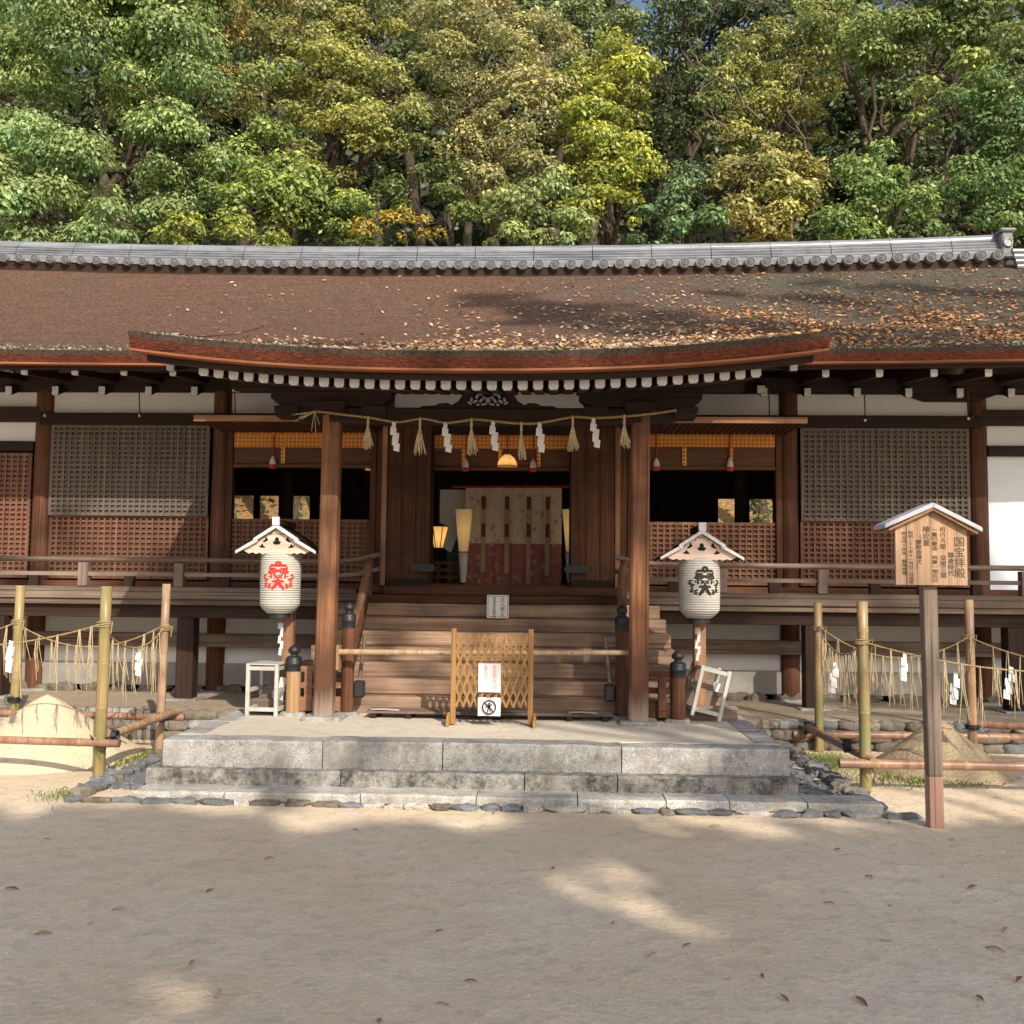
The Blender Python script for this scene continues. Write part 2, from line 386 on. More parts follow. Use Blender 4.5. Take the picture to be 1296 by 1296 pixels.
# ------------------------------------------------------------------ setting: ground, terrace, hill
def hash2(x, y): return math.sin(x*12.9898+y*78.233)*43758.5453 % 1.0
from mathutils import noise as mn
def axis(lo, hi, inner, step):
    a = []; x = inner[0]
    while x <= inner[1]: a.append(x); x += step
    far, d, l = [], step, a[-1]
    while l < hi: d *= 1.35; l += d; far.append(min(l, hi))
    near, d, l = [], step, a[0]
    while l > lo: d *= 1.35; l -= d; near.append(max(l, lo))
    return near[::-1]+a+far
xs = axis(-300, 300, (-5, 5), .06); ys = axis(-300, 400, (2.2, 11), .06)
def gz(x, y):
    z = .012*mn.noise((x*.9, y*.9, 0)) + .006*mn.noise((x*3.1, y*3.1, 2))
    if abs(x) < 6 and 2 < y < 11: z += .006*mn.noise((x*9, y*9, 4)) - .03*max(0, mn.noise((x*5.2, y*3.8, 9))-.38)
    return z
g = MB(); g.grid([[(x, y, gz(x, y)) for x in xs] for y in ys], True)
struct(g.build('ground', SAND))

PZ = .385                                   # platform level
m = MB(); m.box(-12, 12, 10.5, 19.4, -.1, .285); struct(m.build('terrace', EARTH))
# hillside behind
def hz(x, y):
    d = max(0, y-19.6)
    z = .5*d if d < 10 else 5+.78*(d-10)
    z += 1.2*mn.noise((x*.09, y*.09, 5))*min(1, d/4) + .25*mn.noise((x*.5, y*.5, 1))*min(1, d/3)
    if d > 60: z = 5+.78*50 + .15*(d-60)
    return z - .02
m = MB(); hx = [-90+3*i for i in range(61)]; hy = [19.6+1.5*i for i in range(14)]+[42+5*i for i in range(14)]
m.grid([[(x, y, hz(x, y)) for x in hx] for y in hy], True); struct(m.build('hillside', LITTER))

# dry stone retaining wall in front of the terrace
rw = thing('stone_retaining_wall', (0, 10.4, 0), 'low rough fieldstone wall holding the terrace under the hall, behind both sand cones', 'wall')
def rock(mb, c, r, seed, n=10, k=7, mat=None, flat=1.0):
    rr = random.Random(seed); vs = []
    ph = [rr.uniform(0, 6.28) for _ in range(6)]
    for i in range(k+1):
        th = math.pi*i/k
        for j in range(n):
            a = 2*math.pi*j/n
            d = 1+.13*math.sin(2*a+ph[0]+th)+.10*math.sin(3*a+ph[1])+.10*math.sin(3*th+ph[2]+a)
            # superellipsoid-ish, boxy
            sx, cx = math.sin(a), math.cos(a); sx = math.copysign(abs(sx)**.7, sx); cx = math.copysign(abs(cx)**.7, cx)
            st = math.sin(th)**.6; ct = math.copysign(abs(math.cos(th))**.7, math.cos(th))
            vs.append((c[0]+r[0]*d*st*cx, c[1]+r[1]*d*st*sx, c[2]+r[2]*d*ct*flat))
    m_ = max(r); q_ = rr.uniform(0, 99)
    if m_ > .02: vs = [tuple(c[i]+(p[i]-c[i])*(1+.34*mn.noise((p[0]/m_*1.3+q_, p[1]/m_*1.3, p[2]/m_*1.3))+.12*mn.noise((p[0]/m_*3.2+q_, p[1]/m_*4, p[2]/m_*4))) for i in range(3)) for p in vs]
    fs = [(i*n+j, (i+1)*n+j, (i+1)*n+(j+1)%n, i*n+(j+1)%n) for i in range(k) for j in range(n)]
    return mb.add(vs, fs, m_ <= .02, mat)
for side in (-1, 1):
    for row, (z0, z1) in enumerate(((-.03, .09), (.08, .19), (.18, .285))):
        x = 2.3
        while x < 7.4:
            wd = rnd.uniform(.14, .42); h = (z1-z0)*rnd.uniform(.92, 1.08); y = 10.34+.03*row+rnd.uniform(-.035, .035)
            mb = MB(); nx, nz_ = 6, 4; sd_ = rnd.uniform(0, 50); cx_ = side*(x+wd/2); rows = []
            for j in range(nz_+3):
                v = min(1, max(-1, (j-1)/(nz_)*2-1)); back = j == 0 or j == nz_+2; r_ = []
                for i in range(nx+3):
                    u = min(1, max(-1, (i-1)/nx*2-1)); bk = back or i == 0 or i == nx+2
                    px_ = u*wd*.5*(1-.10*v*v*abs(u))+.014*mn.noise((u*2+sd_, v*2, 1)); pz_ = v*h*.5*(1-.12*u*u)+.012*mn.noise((u*2, v*2+sd_, 4))
                    dp = .14 if bk else .045*(u**4+v**4)*.5+.03*mn.noise((u*1.6+sd_, v*1.6, sd_))+.012*mn.noise((u*4+sd_, v*4, 2))
                    r_.append((cx_+px_, y+dp, (z0+z1)/2+pz_))
                rows.append(r_)
            mb.grid(rows, True); mb.build('stone', rnd.choice([ROCKW, ROCKW, ROCKW, ROCK, STONE]), rw); x += wd*.97

# ------------------------------------------------------------------ stone platform with steps
pf = thing('stone_platform', (0, 8.5, 0), 'granite platform with two granite steps in front of the wooden staircase', 'platform')
def slabs(y0, y1, z0, z1, cuts, name='stone_slab', mat=STONE, bev=.014, wob=.0):
    for a, b in zip(cuts[:-1], cuts[1:]):
        mb = MB(); dz = rnd.uniform(-.006, .006)
        dy = rnd.uniform(-.012, .012)
        nx = max(2, int((b-a)/.09)); 
        # subdivided slab with gently uneven arrises
        top, fr = [], []
        for i in range(nx+1):
            x = a+.004+(b-a-.008)*i/nx; j = .006*mn.noise((x*5, y0*3, z1*7)); k = .006*mn.noise((x*7, y0*5, z1*3+4))
            ch = -.03*max(0, mn.noise((x*3.3, y0*9, z1*11))-.32) - .02*max(0, mn.noise((x*11, y0*9, z1*5))-.3)
            fr.append((x, y0+dy+j*2, z0)); top.append((x, y0+dy+k*1.6-ch, z1+dz+j+ch))
        c = rnd.uniform(.010, .02)
        rows = [[(x, y, z) for x, y, z in fr], [(x, y, z-c) for x, y, z in top], [(x, y+c, z) for x, y, z in top], [(x, y1, z) for x, y, z in top], [(x, y1, z0) for x, y, z in top]]
        mb.grid(rows, False, flip=False)
        n = len(rows)
        mb.add([r[0] for r in rows], [tuple(range(n))]); mb.add([r[-1] for r in rows], [tuple(range(n))[::-1]])
        mb.build(name, mat, pf)
slabs(7.88, 8.14, .10, PZ+.004, [-2.36, -1.12, -.2, 1.16, 2.42])
slabs(7.74, 8.0, .02, .19, [-2.44, -.95, .43, 1.12, 2.45], mat=STONE_DARK)
slabs(7.48, 7.78, .012, .075, [-2.42, -1.75, -.75, .09, .82, 1.45, 1.9, 2.45, 2.98], mat=STONE_TOP)
mb = MB(); mb.box(-2.34, 2.40, 8.13, 10.6, .05, PZ); mb.build('platform_floor', PAVE, pf)
for sx, x in ((-1, -2.36), (1, 2.42)):
    y = 8.15
    while y < 10.3:
        l = rnd.uniform(.5, .8); mb = MB(); e = min(y+l, 10.4)
        mb.box(min(x, x-sx*.22), max(x, x-sx*.22), y+.006, e-.006, .04, PZ+.005); mb.build('stone_slab', STONE, pf, bevel=.015); y = e
        if y >= 10.39: break
# cobbles set along the foot of the steps
cb = thing('cobble_edging', (0, 7.42, 0), 'row of blue grey river cobbles set along the foot of the granite steps', 'cobbles')
x = -2.9
while x < 3.05:
    wd = rnd.uniform(.10, .26); mb = MB(); rock(mb, (x+wd/2, 7.41+rnd.uniform(-.015, .015), .012), (wd*.5, rnd.uniform(.045, .065), rnd.uniform(.018, .032)), rnd.random())
    mb.build('cobble', rnd.choice([ROCK, ROCK, ROCKW, STONE_TOP]), cb); x += wd+rnd.uniform(.0, .02)
for sx, lab in ((-1, 'line of small mossy stones edging the gravel strip left of the granite platform'), (1, 'line of dark mossy stones edging the gravel strip right of the granite platform')):
    t = thing('rock_edging', (sx*2.85, 8.5, 0), lab, 'rock edging')
    y = 7.5
    while y < 10.2:
        l = rnd.uniform(.09, .2); mb = MB(); rock(mb, (sx*(2.86 if sx < 0 else 2.93)+rnd.uniform(-.03, .03), y+l/2, .03), (rnd.uniform(.06, .10), l*.52, rnd.uniform(.03, .055)), rnd.random())
        mb.build('stone', rnd.choice([ROCK, ROCKW]), t); y += l
    # gravel of the drip strip
    mb = MB()
    for i in range(420):
        r = rnd.uniform(.014, .035); rock(mb, (sx*rnd.uniform(2.47, 2.8), rnd.uniform(7.85, 10.3), .008), (r*1.3, r, r*.7), i, 6, 4)
    stuff(mb.build('gravel', ROCK), 'gravel in the drip strip beside the platform', 'gravel')

# ------------------------------------------------------------------ leaves engine
def leaf_object(name, P, T, B, Ln, Wd, C, mat, parent=None, kind=None):
    """quads: centre P, axis T, side B (unit), length, width, colour"""
    n = len(P)
    a = P - T*(Ln/2)[:, None]; c = P + T*(Ln/2)[:, None]
    mid = P - T*(Ln*.06)[:, None]
    b = mid + B*(Wd/2)[:, None]; d = mid - B*(Wd/2)[:, None]
    V = np.stack([a, b, c, d], 1).reshape(-1, 3).astype(np.float32)
    if parent is not None: V = V - np.array(parent.location, dtype=np.float32)
    me = bpy.data.meshes.new(name); me.vertices.add(4*n); me.vertices.foreach_set('co', V.ravel())
    me.loops.add(4*n); me.loops.foreach_set('vertex_index', np.arange(4*n, dtype=np.int32))
    me.polygons.add(n); me.polygons.foreach_set('loop_start', np.arange(0, 4*n, 4, dtype=np.int32))
    me.polygons.foreach_set('loop_total', np.full(n, 4, dtype=np.int32))
    me.materials.append(mat); me.update(calc_edges=True)
    ca = me.color_attributes.new('Col', 'FLOAT_COLOR', 'POINT')
    cc = np.concatenate([C, np.ones((n, 1))], 1).repeat(4, 0).astype(np.float32); ca.data.foreach_set('color', cc.ravel())
    o = bpy.data.objects.new(name, me); col.objects.link(o)
    if parent is not None: o.parent = parent
    return o
def unit(v): return v/np.maximum(1e-6, np.linalg.norm(v, axis=1))[:, None]
def puff_leaves(rng, puffs, dens, size, droop, tint, tip=None, inner=.25):
    Ps, Ts, Bs, Ls, Ws, Cs = [], [], [], [], [], []
    for (c, r, shade) in puffs:
        c = np.array(c); r = np.array(r); n = max(12, int(dens*(r[0]*r[2]+r[0]*r[1])*2.0))
        d = unit(rng.normal(size=(n, 3)))
        keep = (d[:, 2]*.6 - d[:, 1]*.4) > -.5; d = d[keep]; n = len(d)
        if n == 0: continue
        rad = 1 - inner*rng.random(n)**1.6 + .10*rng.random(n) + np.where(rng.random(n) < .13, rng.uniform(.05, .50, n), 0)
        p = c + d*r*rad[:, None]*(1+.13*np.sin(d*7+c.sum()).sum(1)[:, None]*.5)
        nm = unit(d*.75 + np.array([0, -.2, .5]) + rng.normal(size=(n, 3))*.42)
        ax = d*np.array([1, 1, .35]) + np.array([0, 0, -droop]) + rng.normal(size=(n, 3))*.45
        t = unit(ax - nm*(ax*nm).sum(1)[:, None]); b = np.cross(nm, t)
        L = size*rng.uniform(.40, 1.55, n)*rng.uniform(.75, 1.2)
        k = (.42+.58*np.clip((rad-.72)/.33, 0, 1))*rng.uniform(.72, 1.28, n)*shade  # inner leaves tinted darker, painting in the crown's own shade
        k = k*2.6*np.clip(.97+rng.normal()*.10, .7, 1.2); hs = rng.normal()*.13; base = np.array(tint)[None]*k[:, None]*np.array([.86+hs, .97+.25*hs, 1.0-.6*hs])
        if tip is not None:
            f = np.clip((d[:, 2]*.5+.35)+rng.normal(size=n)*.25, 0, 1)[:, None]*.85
            base = base*(1-f) + np.array(tip)[None]*k[:, None]*f  # upward leaves tinted brighter, light from above painted in
        Ps.append(p); Ts.append(t); Bs.append(b); Ls.append(L); Ws.append(L*rng.uniform(.42, .62, n)); Cs.append(base)
    return [np.concatenate(q) for q in (Ps, Ts, Bs, Ls, Ws, Cs)]
def sub_puffs(rng, lobes, count, frac, front=True):
    out = []
    for (c, r, sh) in lobes:
        c = np.array(c, float); r = np.array(r, float)
        n = max(4, int(count*(r[0]*r[2])**.5))
        for i in range(n):
            for _ in range(8):
                d = rng.normal(size=3); d /= np.linalg.norm(d)
                if not front or d[1] < .35: break
            q = rng.uniform(.62, 1.02)
            s = (frac[0]*.8 + (frac[1]*1.3-frac[0]*.8)*rng.random()**1.4)*(r.prod()**(1/3))
            out.append((c+d*r*q, (s*rng.uniform(1.0, 1.5), s*rng.uniform(.9, 1.2), s*rng.uniform(.6, .9)), sh*rng.uniform(.72, 1.2)))
    return out
def limb(mb, a, b, r1, r2, rr, wob=.12, n=7):
    a, b = Vector(a), Vector(b); L = (b-a).length
    pts = []
    for i in range(n+1):
        t = i/n; w = wob*L*math.sin(math.pi*t)
        pts.append(a.lerp(b, t)+Vector((rr.uniform(-1, 1)*w*.5, rr.uniform(-1, 1)*w*.5, w*.35*rr.uniform(-.2, 1))))
    mb.tube(pts, [r1+(r2-r1)*(i/n)**.8 for i in range(n+1)], 7, cap=False); return pts
TD, TS = 7.5, .78
def tree(name, base, lobes, label, tint, tip=None, size=.15, dens=110, droop=.35, cnt=9, frac=(.26, .42), tr=.22, group=None, bare=0, bark=BARK, seed=0, cat='tree', inner=.25, twig=0):
    """lobes: list of (centre xyz, radii xyz, shade)"""
    rng = np.random.default_rng(seed); rr = random.Random(seed)
    t = thing(name, base, label, cat, group)
    puffs = sub_puffs(rng, lobes, cnt, frac)
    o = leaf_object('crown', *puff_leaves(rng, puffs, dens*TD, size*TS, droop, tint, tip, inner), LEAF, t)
    mb = MB(); b = Vector(base)
    topc = max(lobes, key=lambda l: l[0][2])[0]; lo = min(l[0][2] for l in lobes)
    fork = Vector((b.x*.6+topc[0]*.4, b.y*.6+topc[1]*.4+.3, b.z+(lo-b.z)*.75))
    limb(mb, b-Vector((0, 0, .4)), fork, tr, tr*.75, rr, .05)
    limb(mb, fork, (topc[0], topc[1]+.3, topc[2]), tr*.75, tr*.18, rr, .08)
    for (c, r, s) in lobes:
        p = limb(mb, fork.lerp(Vector(topc), rr.uniform(0, .5)), c, tr*.45, tr*.12, rr, .15)
        for k in range(3):
            d = Vector((rr.uniform(-1, 1)*r[0], -rr.uniform(.2, 1)*r[1], rr.uniform(-.3, .9)*r[2]))
            limb(mb, c, Vector(c)+d*.9, tr*.12, .012, rr, .2, 5)
    mb.build('trunk', bark, t)
    if bare:
        for k in range(bare):
            mb = MB()
            c, r, s = rr.choice(lobes); a = Vector(c)+Vector((rr.uniform(-.6, .6)*r[0], -r[1]*.9, rr.uniform(-.2, .8)*r[2]))
            e = a+Vector((rr.uniform(-1.2, 1.2), rr.uniform(-.5, 0), rr.uniform(-.1, 1.1)))
            pp = limb(mb, a, e, .028, .01, rr, .25, 6)
            for q in range(4):
                s0 = pp[rr.randint(2, 6)]; limb(mb, s0, s0+Vector((rr.uniform(-.6, .6), rr.uniform(-.3, .1), rr.uniform(-.1, .6))), .013, .005, rr, .25, 4)
            mb.build('bare_branch', BARKL, t)
    return t
def lb(px, py, Y, rx, rz, sh=1.0, ry=None):      # lobe measured in photo pixels at depth Y
    p = at(px, py, Y); k = Y/FPX
    return ((p.x, p.y, p.z), (rx*k, (ry or (rx+rz)*.45)*k, rz*k), sh)

# ------------------------------------------------------------------ the shrine hall
hall = thing('shrine_hall', (0, 12.2, .4), 'long low wooden shrine hall with bark roof, lattice shutters and a porch over its stairs', 'shrine')
YF = 12.2                                   # facade line
RIDGE_Y = 15.0
def main_z(x, y):
    s = (y-10.4)/4.6
    z = 3.99 + 2.31*s*(.80+.20*s)
    return z + .07*(abs(x)/7)**2.2*(1-.6*s) + (.02*x/5 if s < .5 else .02*x/5)
def ridge_z(x): return .10*(x/7.5)**2 - .02*(x/7.5) - .03
def rz(x, y):
    s = max(0, min(1, (y-10.4)/4.6)); return main_z(x, y) + ridge_z(x)*s*s
XL, XR = -8.4, 7.55
PE = 7.9                                   # porch eave line
PXW = 2.76
def porch_edge(x): return 3.413 + .165*(abs(x)/PXW)**2.4
Y2 = 12.9
def porch_z(x, y):
    # hermite from porch eave up to a tangent meeting with the main roof
    s = (y-PE)/(Y2-PE); L = Y2-PE
    p0, p1 = porch_edge(x), rz(x, Y2)+.012; m0 = .20*L; m1 = .5*L
    h = lambda s: (2*s**3-3*s*s+1, s**3-2*s*s+s, -2*s**3+3*s*s, s**3-s*s)
    a, b, c, d = h(s); return a*p0+b*m0+c*p1+d*m1
def roof_sheet(name, X, Ys, zf, edge):
    nx, ny = len(X), len(Ys); mb = MB()
    mb.grid([[(x, y, zf(x, y)+.012*mn.noise((x*2.2, y*2.2, 3))) for x in X] for y in Ys], True)
    o = mb.build(name, ROOF, hall); a = o.data.attributes.new('edge', 'FLOAT', 'POINT')
    a.data.foreach_set('value', [edge(x, y) for y in Ys for x in X]); return o
lin = lambda a, b, n: [a+(b-a)*i/n for i in range(n+1)]
roof_sheet('roof', lin(XL, XR, 160), lin(10.38, 15.02, 50), rz, lambda x, y: max(0, 1-(y-10.38)/.28)*.8)
roof_sheet('porch_roof', lin(-PXW, PXW, 90), lin(PE, Y2+.1, 50), porch_z, lambda x, y: max(max(0, 1-(y-PE)/.4)*.8, min(1, max(0, 1.25-(y-PE)/(.25+1.1*(abs(x)/PXW)**1.5)))*(.95 if x < 0 else .6)))  # lichen strip at the eave; darker tone reaches further back towards both tips
# rear slope
mb = MB(); mb.grid([[(x, y, rz(x, 30-y)) for x in lin(XL, XR, 20)] for y in lin(15.0, 19.3, 8)], True); mb.build('rear_roof', ROOF, hall)
# eave edges: cut bark face + orange lip
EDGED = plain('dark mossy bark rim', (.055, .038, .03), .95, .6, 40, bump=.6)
def eave(name, X, y, zf, th, mat=EDGE, depth=.30):
    mb = MB(); nz_ = lambda x, k: .006*mn.noise((x*6, k, 1))+.004*mn.noise((x*21, k, 2))
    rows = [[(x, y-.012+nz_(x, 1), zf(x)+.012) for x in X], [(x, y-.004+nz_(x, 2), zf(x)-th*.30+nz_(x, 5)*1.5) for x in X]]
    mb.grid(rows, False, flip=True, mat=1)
    rows = [rows[1], [(x, y+.035, zf(x)-th) for x in X], [(x, y+depth, zf(x)-th+.03) for x in X]]
    mb.grid(rows, False, flip=True, mat=0); return mb.build(name, [mat, EDGED], hall)
XM = lin(XL, XR, 320)
mz = lambda x: rz(x, 10.38)
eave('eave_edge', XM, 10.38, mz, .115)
XP = lin(-PXW, PXW, 160)
pz = lambda x: porch_edge(x)
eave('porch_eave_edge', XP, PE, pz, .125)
def strip(name, X, y, zt, hgt, mat, dep=.05):      # curved fascia board
    mb = MB(); n = len(X)
    f = [(x, y, zt(x)) for x in X]; b = [(x, y, zt(x)-hgt) for x in X]; c = [(x, y+dep, zt(x)-hgt) for x in X]
    mb.grid([f, b, c], False, flip=True); return mb.build(name, mat, hall)
strip('eave_lip', XM, 10.405, lambda x: mz(x)-.112, .02, LIP, .2)
strip('porch_eave_lip', XP, PE+.02, lambda x: pz(x)-.122, .018, LIP, .2)
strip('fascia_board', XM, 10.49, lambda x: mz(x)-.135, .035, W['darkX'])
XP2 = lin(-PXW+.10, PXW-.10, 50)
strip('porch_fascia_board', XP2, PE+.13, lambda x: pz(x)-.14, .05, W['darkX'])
# porch verge (side) boards: bark thickness seen at each end
for s in (-1, 1):
    Yv = lin(PE-.01, 11.6, 14); x = s*PXW
    mb = MB(); mb.grid([[(x, y, porch_z(x, y)+.012) for y in Yv], [(x-s*.05, y+.03, porch_z(x, y)-.145) for y in Yv]], False, flip=(s < 0))
    mb.grid([[(x-s*.05, y+.03, porch_z(x, y)-.145) for y in Yv], [(x-s*.45, y+.03, porch_z(x, y)-.145) for y in Yv]], False, flip=(s < 0))
    mb.build('porch_verge', EDGE, hall)
    # bargeboard end with whitewashed tip
    mb = MB(); p = at(218 if s < 0 else 1003, 458, 8.5)
    mb.cur = 0; mb.beam((p.x, 8.47, p.z+.0), (p.x, 11.2, porch_z(PXW, 11.2)-.26), .055, .16)
    mb.box(p.x-.029, p.x+.029, 8.45, 8.485, p.z-.08, p.z+.085, 1); mb.build('bargeboard', [W['darkY'], WHITE], hall)
# soffits
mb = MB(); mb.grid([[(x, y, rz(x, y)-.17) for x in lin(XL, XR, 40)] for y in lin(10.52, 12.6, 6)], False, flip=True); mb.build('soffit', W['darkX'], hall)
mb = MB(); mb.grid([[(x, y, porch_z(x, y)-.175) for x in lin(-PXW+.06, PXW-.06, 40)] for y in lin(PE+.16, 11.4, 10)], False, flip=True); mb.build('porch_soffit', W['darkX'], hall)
# rafters, whitewashed ends
def rafter(name, x, y, z, w_, h_, length, slope, proto=[None]):
    pass
def rafter_proto(name, w_, h_, length, slope):
    mb = MB(); n = [(0, -h_/2), (length, -h_/2+slope*length), (length, h_/2+slope*length), (0, h_/2)]
    mb.prismx(n, -w_/2, w_/2, 0)
    c = w_*.16                      # rounded lower corners of the white face
    fz = [(-w_/2+.001, h_/2), (-w_/2+.001, -h_/2+c), (-w_/2+c, -h_/2), (w_/2-c, -h_/2), (w_/2-.001, -h_/2+c), (w_/2-.001, h_/2)]
    mb.prism(fz, -.006, .03, 1)
    return mb
def rafters(name, pos, w_, h_, length, slope):
    first = None
    for (x, y, z) in pos:
        if first is None:
            first = rafter_proto(name, w_, h_, length, slope).build(name, [W['darkY'], WHITE], hall, local=True); o = first
        else: o = first.copy(); col.objects.link(o)
        o.location = Vector((x, y, z))-Vector(hall.location)
n = 37; pos = []
for i in range(n):
    x = -2.24 + 4.48*i/(n-1); pos.append((x, 8.17, 3.217+.11*(abs(x)/2.24)**2.6+rnd.uniform(-.003, .003)))
rafters('porch_rafter', pos, .082, .092, 1.2, .15)
rafters('inner_rafter', [(-1.30+.128*i, 11.4, 3.80) for i in range(21)]+[(-3.0, 11.4, 3.80), (-2.35, 11.4, 3.8), (-1.75, 11.4, 3.8), (-1.55, 11.4, 3.8), (1.5, 11.4, 3.8), (1.75, 11.4, 3.8), (2.05, 11.4, 3.8), (2.2, 11.4, 3.8), (2.93, 11.4, 3.8)], .088, .088, .9, .35)
def fx(px, py, Y): return at(px, py, Y)
up_px = [-32, 31, 95, 157, 219, 1045, 1113, 1182, 1251, 1318]
rafters('flying_rafter', [(fx(q, 470, 10.62).x, 10.62, 3.80+.006*abs(fx(q, 470, 10.62).x)) for q in up_px], .075, .075, 1.0, .12)
lo_px = [-50, 11, 70, 129, 188, 246, 967, 1022, 1085, 1150, 1215, 1280]
rafters('base_rafter', [(fx(q, 494, 11.5).x, 11.5, 3.785) for q in lo_px], .075, .10, .8, .4)
# boat shaped dark brackets under the lower rafters
mb = MB(); mb.box(XL+.6, XR-.6, 11.62, 11.78, 3.84, 3.98); mb.build('eave_purlin', W['darkX'], hall)
for q in ((1140, 503),):
    p = at(1205, 500, 12.0)
    mb = MB(); mb.prism([(p.x-.55, 3.93), (p.x-.5, 3.86), (p.x-.3, 3.79), (p.x+.3, 3.79), (p.x+.5, 3.86), (p.x+.55, 3.93)], 11.95, 12.1); mb.build('bracket_arm', W['darkX'], hall)

# columns
CX = [-5.6, -3.4, -1.41, 1.41, 3.4, 5.6]
for cx in CX+[-7.5, 7.5]:
    mb = MB(); mb.tube([(cx, YF, .29), (cx, YF, 4.2)], .115, 16); mb.build('column', W['redZ'], hall)
    mb = MB(); mb.lathe((cx, YF, .27), [(.22, 0), (.22, .02), (.17, .04)], 14); mb.build('base_stone', STONE, hall)
# beams
mb = MB(); mb.box(-7.6, 7.6, YF-.10, YF+.1, 3.89, 4.12); mb.build('wall_plate', W['darkX'], hall)
mb = MB(); mb.box(-5.62, 5.62, YF-.135, YF-.05, 3.48, 3.625); mb.build('upper_tie_beam', W['darkX'], hall, bevel=.008)
mb = MB(); mb.box(-7.6, 7.6, YF-.145, YF-.05, 1.49, 1.60); mb.build('sill_beam', W['redX'], hall, bevel=.006)
for a, b in zip(CX[:-1], CX[1:]):
    mb = MB(); mb.box(a+.1, b-.1, YF-.03, YF+.03, 3.6, 3.9); mb.build('plaster_panel', PLASTER, hall)
for s in (-1, 1):
    a, b = sorted((s*5.7, s*7.42))
    mb = MB(); mb.box(a, b, YF-.03, YF+.03, 3.70, 3.9); mb.build('plaster_panel', PLASTER, hall)
    mb = MB(); mb.box(a, b, YF-.03, YF+.03, 3.28, 3.52); mb.build('plaster_panel', PLASTER, hall)
    mb = MB(); mb.box(a-.1, b+.1, YF-.11, YF-.04, 3.52, 3.70); mb.build('upper_tie_beam', W['darkX'], hall)
    mb = MB(); mb.box(a, b, YF-.10, YF+.02, 3.16, 3.28); mb.build('lintel', W['darkX'], hall)
mb = MB(); mb.box(5.7, 7.42, YF-.02, YF+.04, 1.55, 3.16)
tag(mb.build('wall_panel', plain('bright bluish plaster', (.74, .80, .90), .9, .04, 2), hall), 'bright white plaster wall at the right end')
# lattice shutters
def lattice(name, x0, x1, z0, z1, y, nx, nz, mat, board, label=None, bar=.023, dep=.028):
    mb = MB(); 
    mb.box(x0, x1, y+dep, y+dep+.02, z0, z1, 1)
    for i in range(nx+1):
        x = x0+(x1-x0)*i/nx; w_ = bar if 0 < i < nx else bar*1.6
        mb.box(x-w_/2, x+w_/2, y, y+dep+.001, z0, z1, 0)
    for j in range(nz+1):
        z = z0+(z1-z0)*j/nz; h_ = bar if 0 < j < nz else bar*1.6
        mb.box(x0-bar*.8, x1+bar*.8, y+.0025, y+dep+.003, z-h_/2, z+h_/2, 0)
    o = mb.build(name, [mat, board], hall); 
    if label: o['label'] = label
    return o
LB = wood('lattice backing board', (.05, .04, .035), (.115, .095, .082), 'X', vary=.05)
LBR = wood('lattice backing board red', (.05, .022, .015), (.12, .058, .038), 'X', vary=.05)
for s in (-1, 1):
    a, b = sorted((s*3.545, s*5.46))
    lattice('lattice_shutter', a, b, 2.40, 3.465, YF-.10, 26, 18, W['lat_grey'], LB, 'grey weathered upper lattice shutter, closed')
    lattice('lattice_shutter', a, b, 1.64, 2.375, YF-.055, 26, 12, W['lat_red'], LBR, 'reddish lower lattice shutter')
    a, b = sorted((s*1.56, s*3.26))
    lattice('lattice_shutter', a, b, 1.64, 2.34, YF-.055, 23, 12, W['lat_red'], LBR, 'low lattice shutter under the open bay')
    # jamb
    for xx in (s*1.535, s*3.275):
        mb = MB(); mb.box(xx-.035, xx+.035, YF-.09, YF+.03, 1.6, 3.48); mb.build('jamb', W['redZ'], hall, bevel=.004)
    # raised shutter hung level outside the open bay
    a, b = sorted((s*1.52, s*3.33)); mb = MB()
    mb.box(a, b, 11.08, 12.05, 3.415, 3.435, 1)
    mb.box(a-.02, b+.02, 11.04, 11.08, 3.365, 3.43, 2)
    k = 26
    for i in range(k+1):
        x = a+(b-a)*i/k; mb.box(x-.014, x+.014, 11.08, 12.05, 3.385, 3.414, 0)
    for j in range(14): y = 11.14+.9*j/13; mb.box(a, b, y-.009, y+.009, 3.392, 3.4135, 0)
    tag(mb.build('raised_shutter', [W['redY'], W['darkY'], W['tanX']], hall), 'lattice shutter swung up level above the open bay')
lattice('lattice_shutter', -7.4, -5.74, 1.64, 3.12, YF-.07, 22, 25, W['lat_red'], LBR, 'tall red lattice shutter at the left end')
# iron hooks hanging from the eave
for px, py0, py1 in ((57, 492, 526), (177, 490, 526), (298, 492, 527), (974, 492, 532), (1095, 492, 532), (1226, 490, 530)):
    a, b = at(px-1, py0, 11.2), at(px, py1, 11.2); mb = MB(); mb.tube([a, b, b+Vector((.02, -.03, -.01)), b+Vector((.03, -.05, .03))], .007, 6); mb.tube([b+Vector((0, 0, -.012)), b+Vector((0, 0, .012))], .014, 8, mat=1); mb.build('iron_hook', [BLACK, WHITE], hall)
# interior
mb = MB()
mb.box(-7.4, 7.4, 12.1, 18.2, 1.40, 1.50); mb.build('inner_floor', W['darkX'], hall)
mb = MB(); mb.box(-7.5, 7.5, 12.35, 18.4, 3.85, 3.9); mb.build('ceiling', ROOM, hall)
for x in (-7.5, 7.45): 
    mb = MB(); mb.box(x, x+.05, 12.3, 18.3, .4, 4.0); mb.build('end_wall', ROOM, hall)
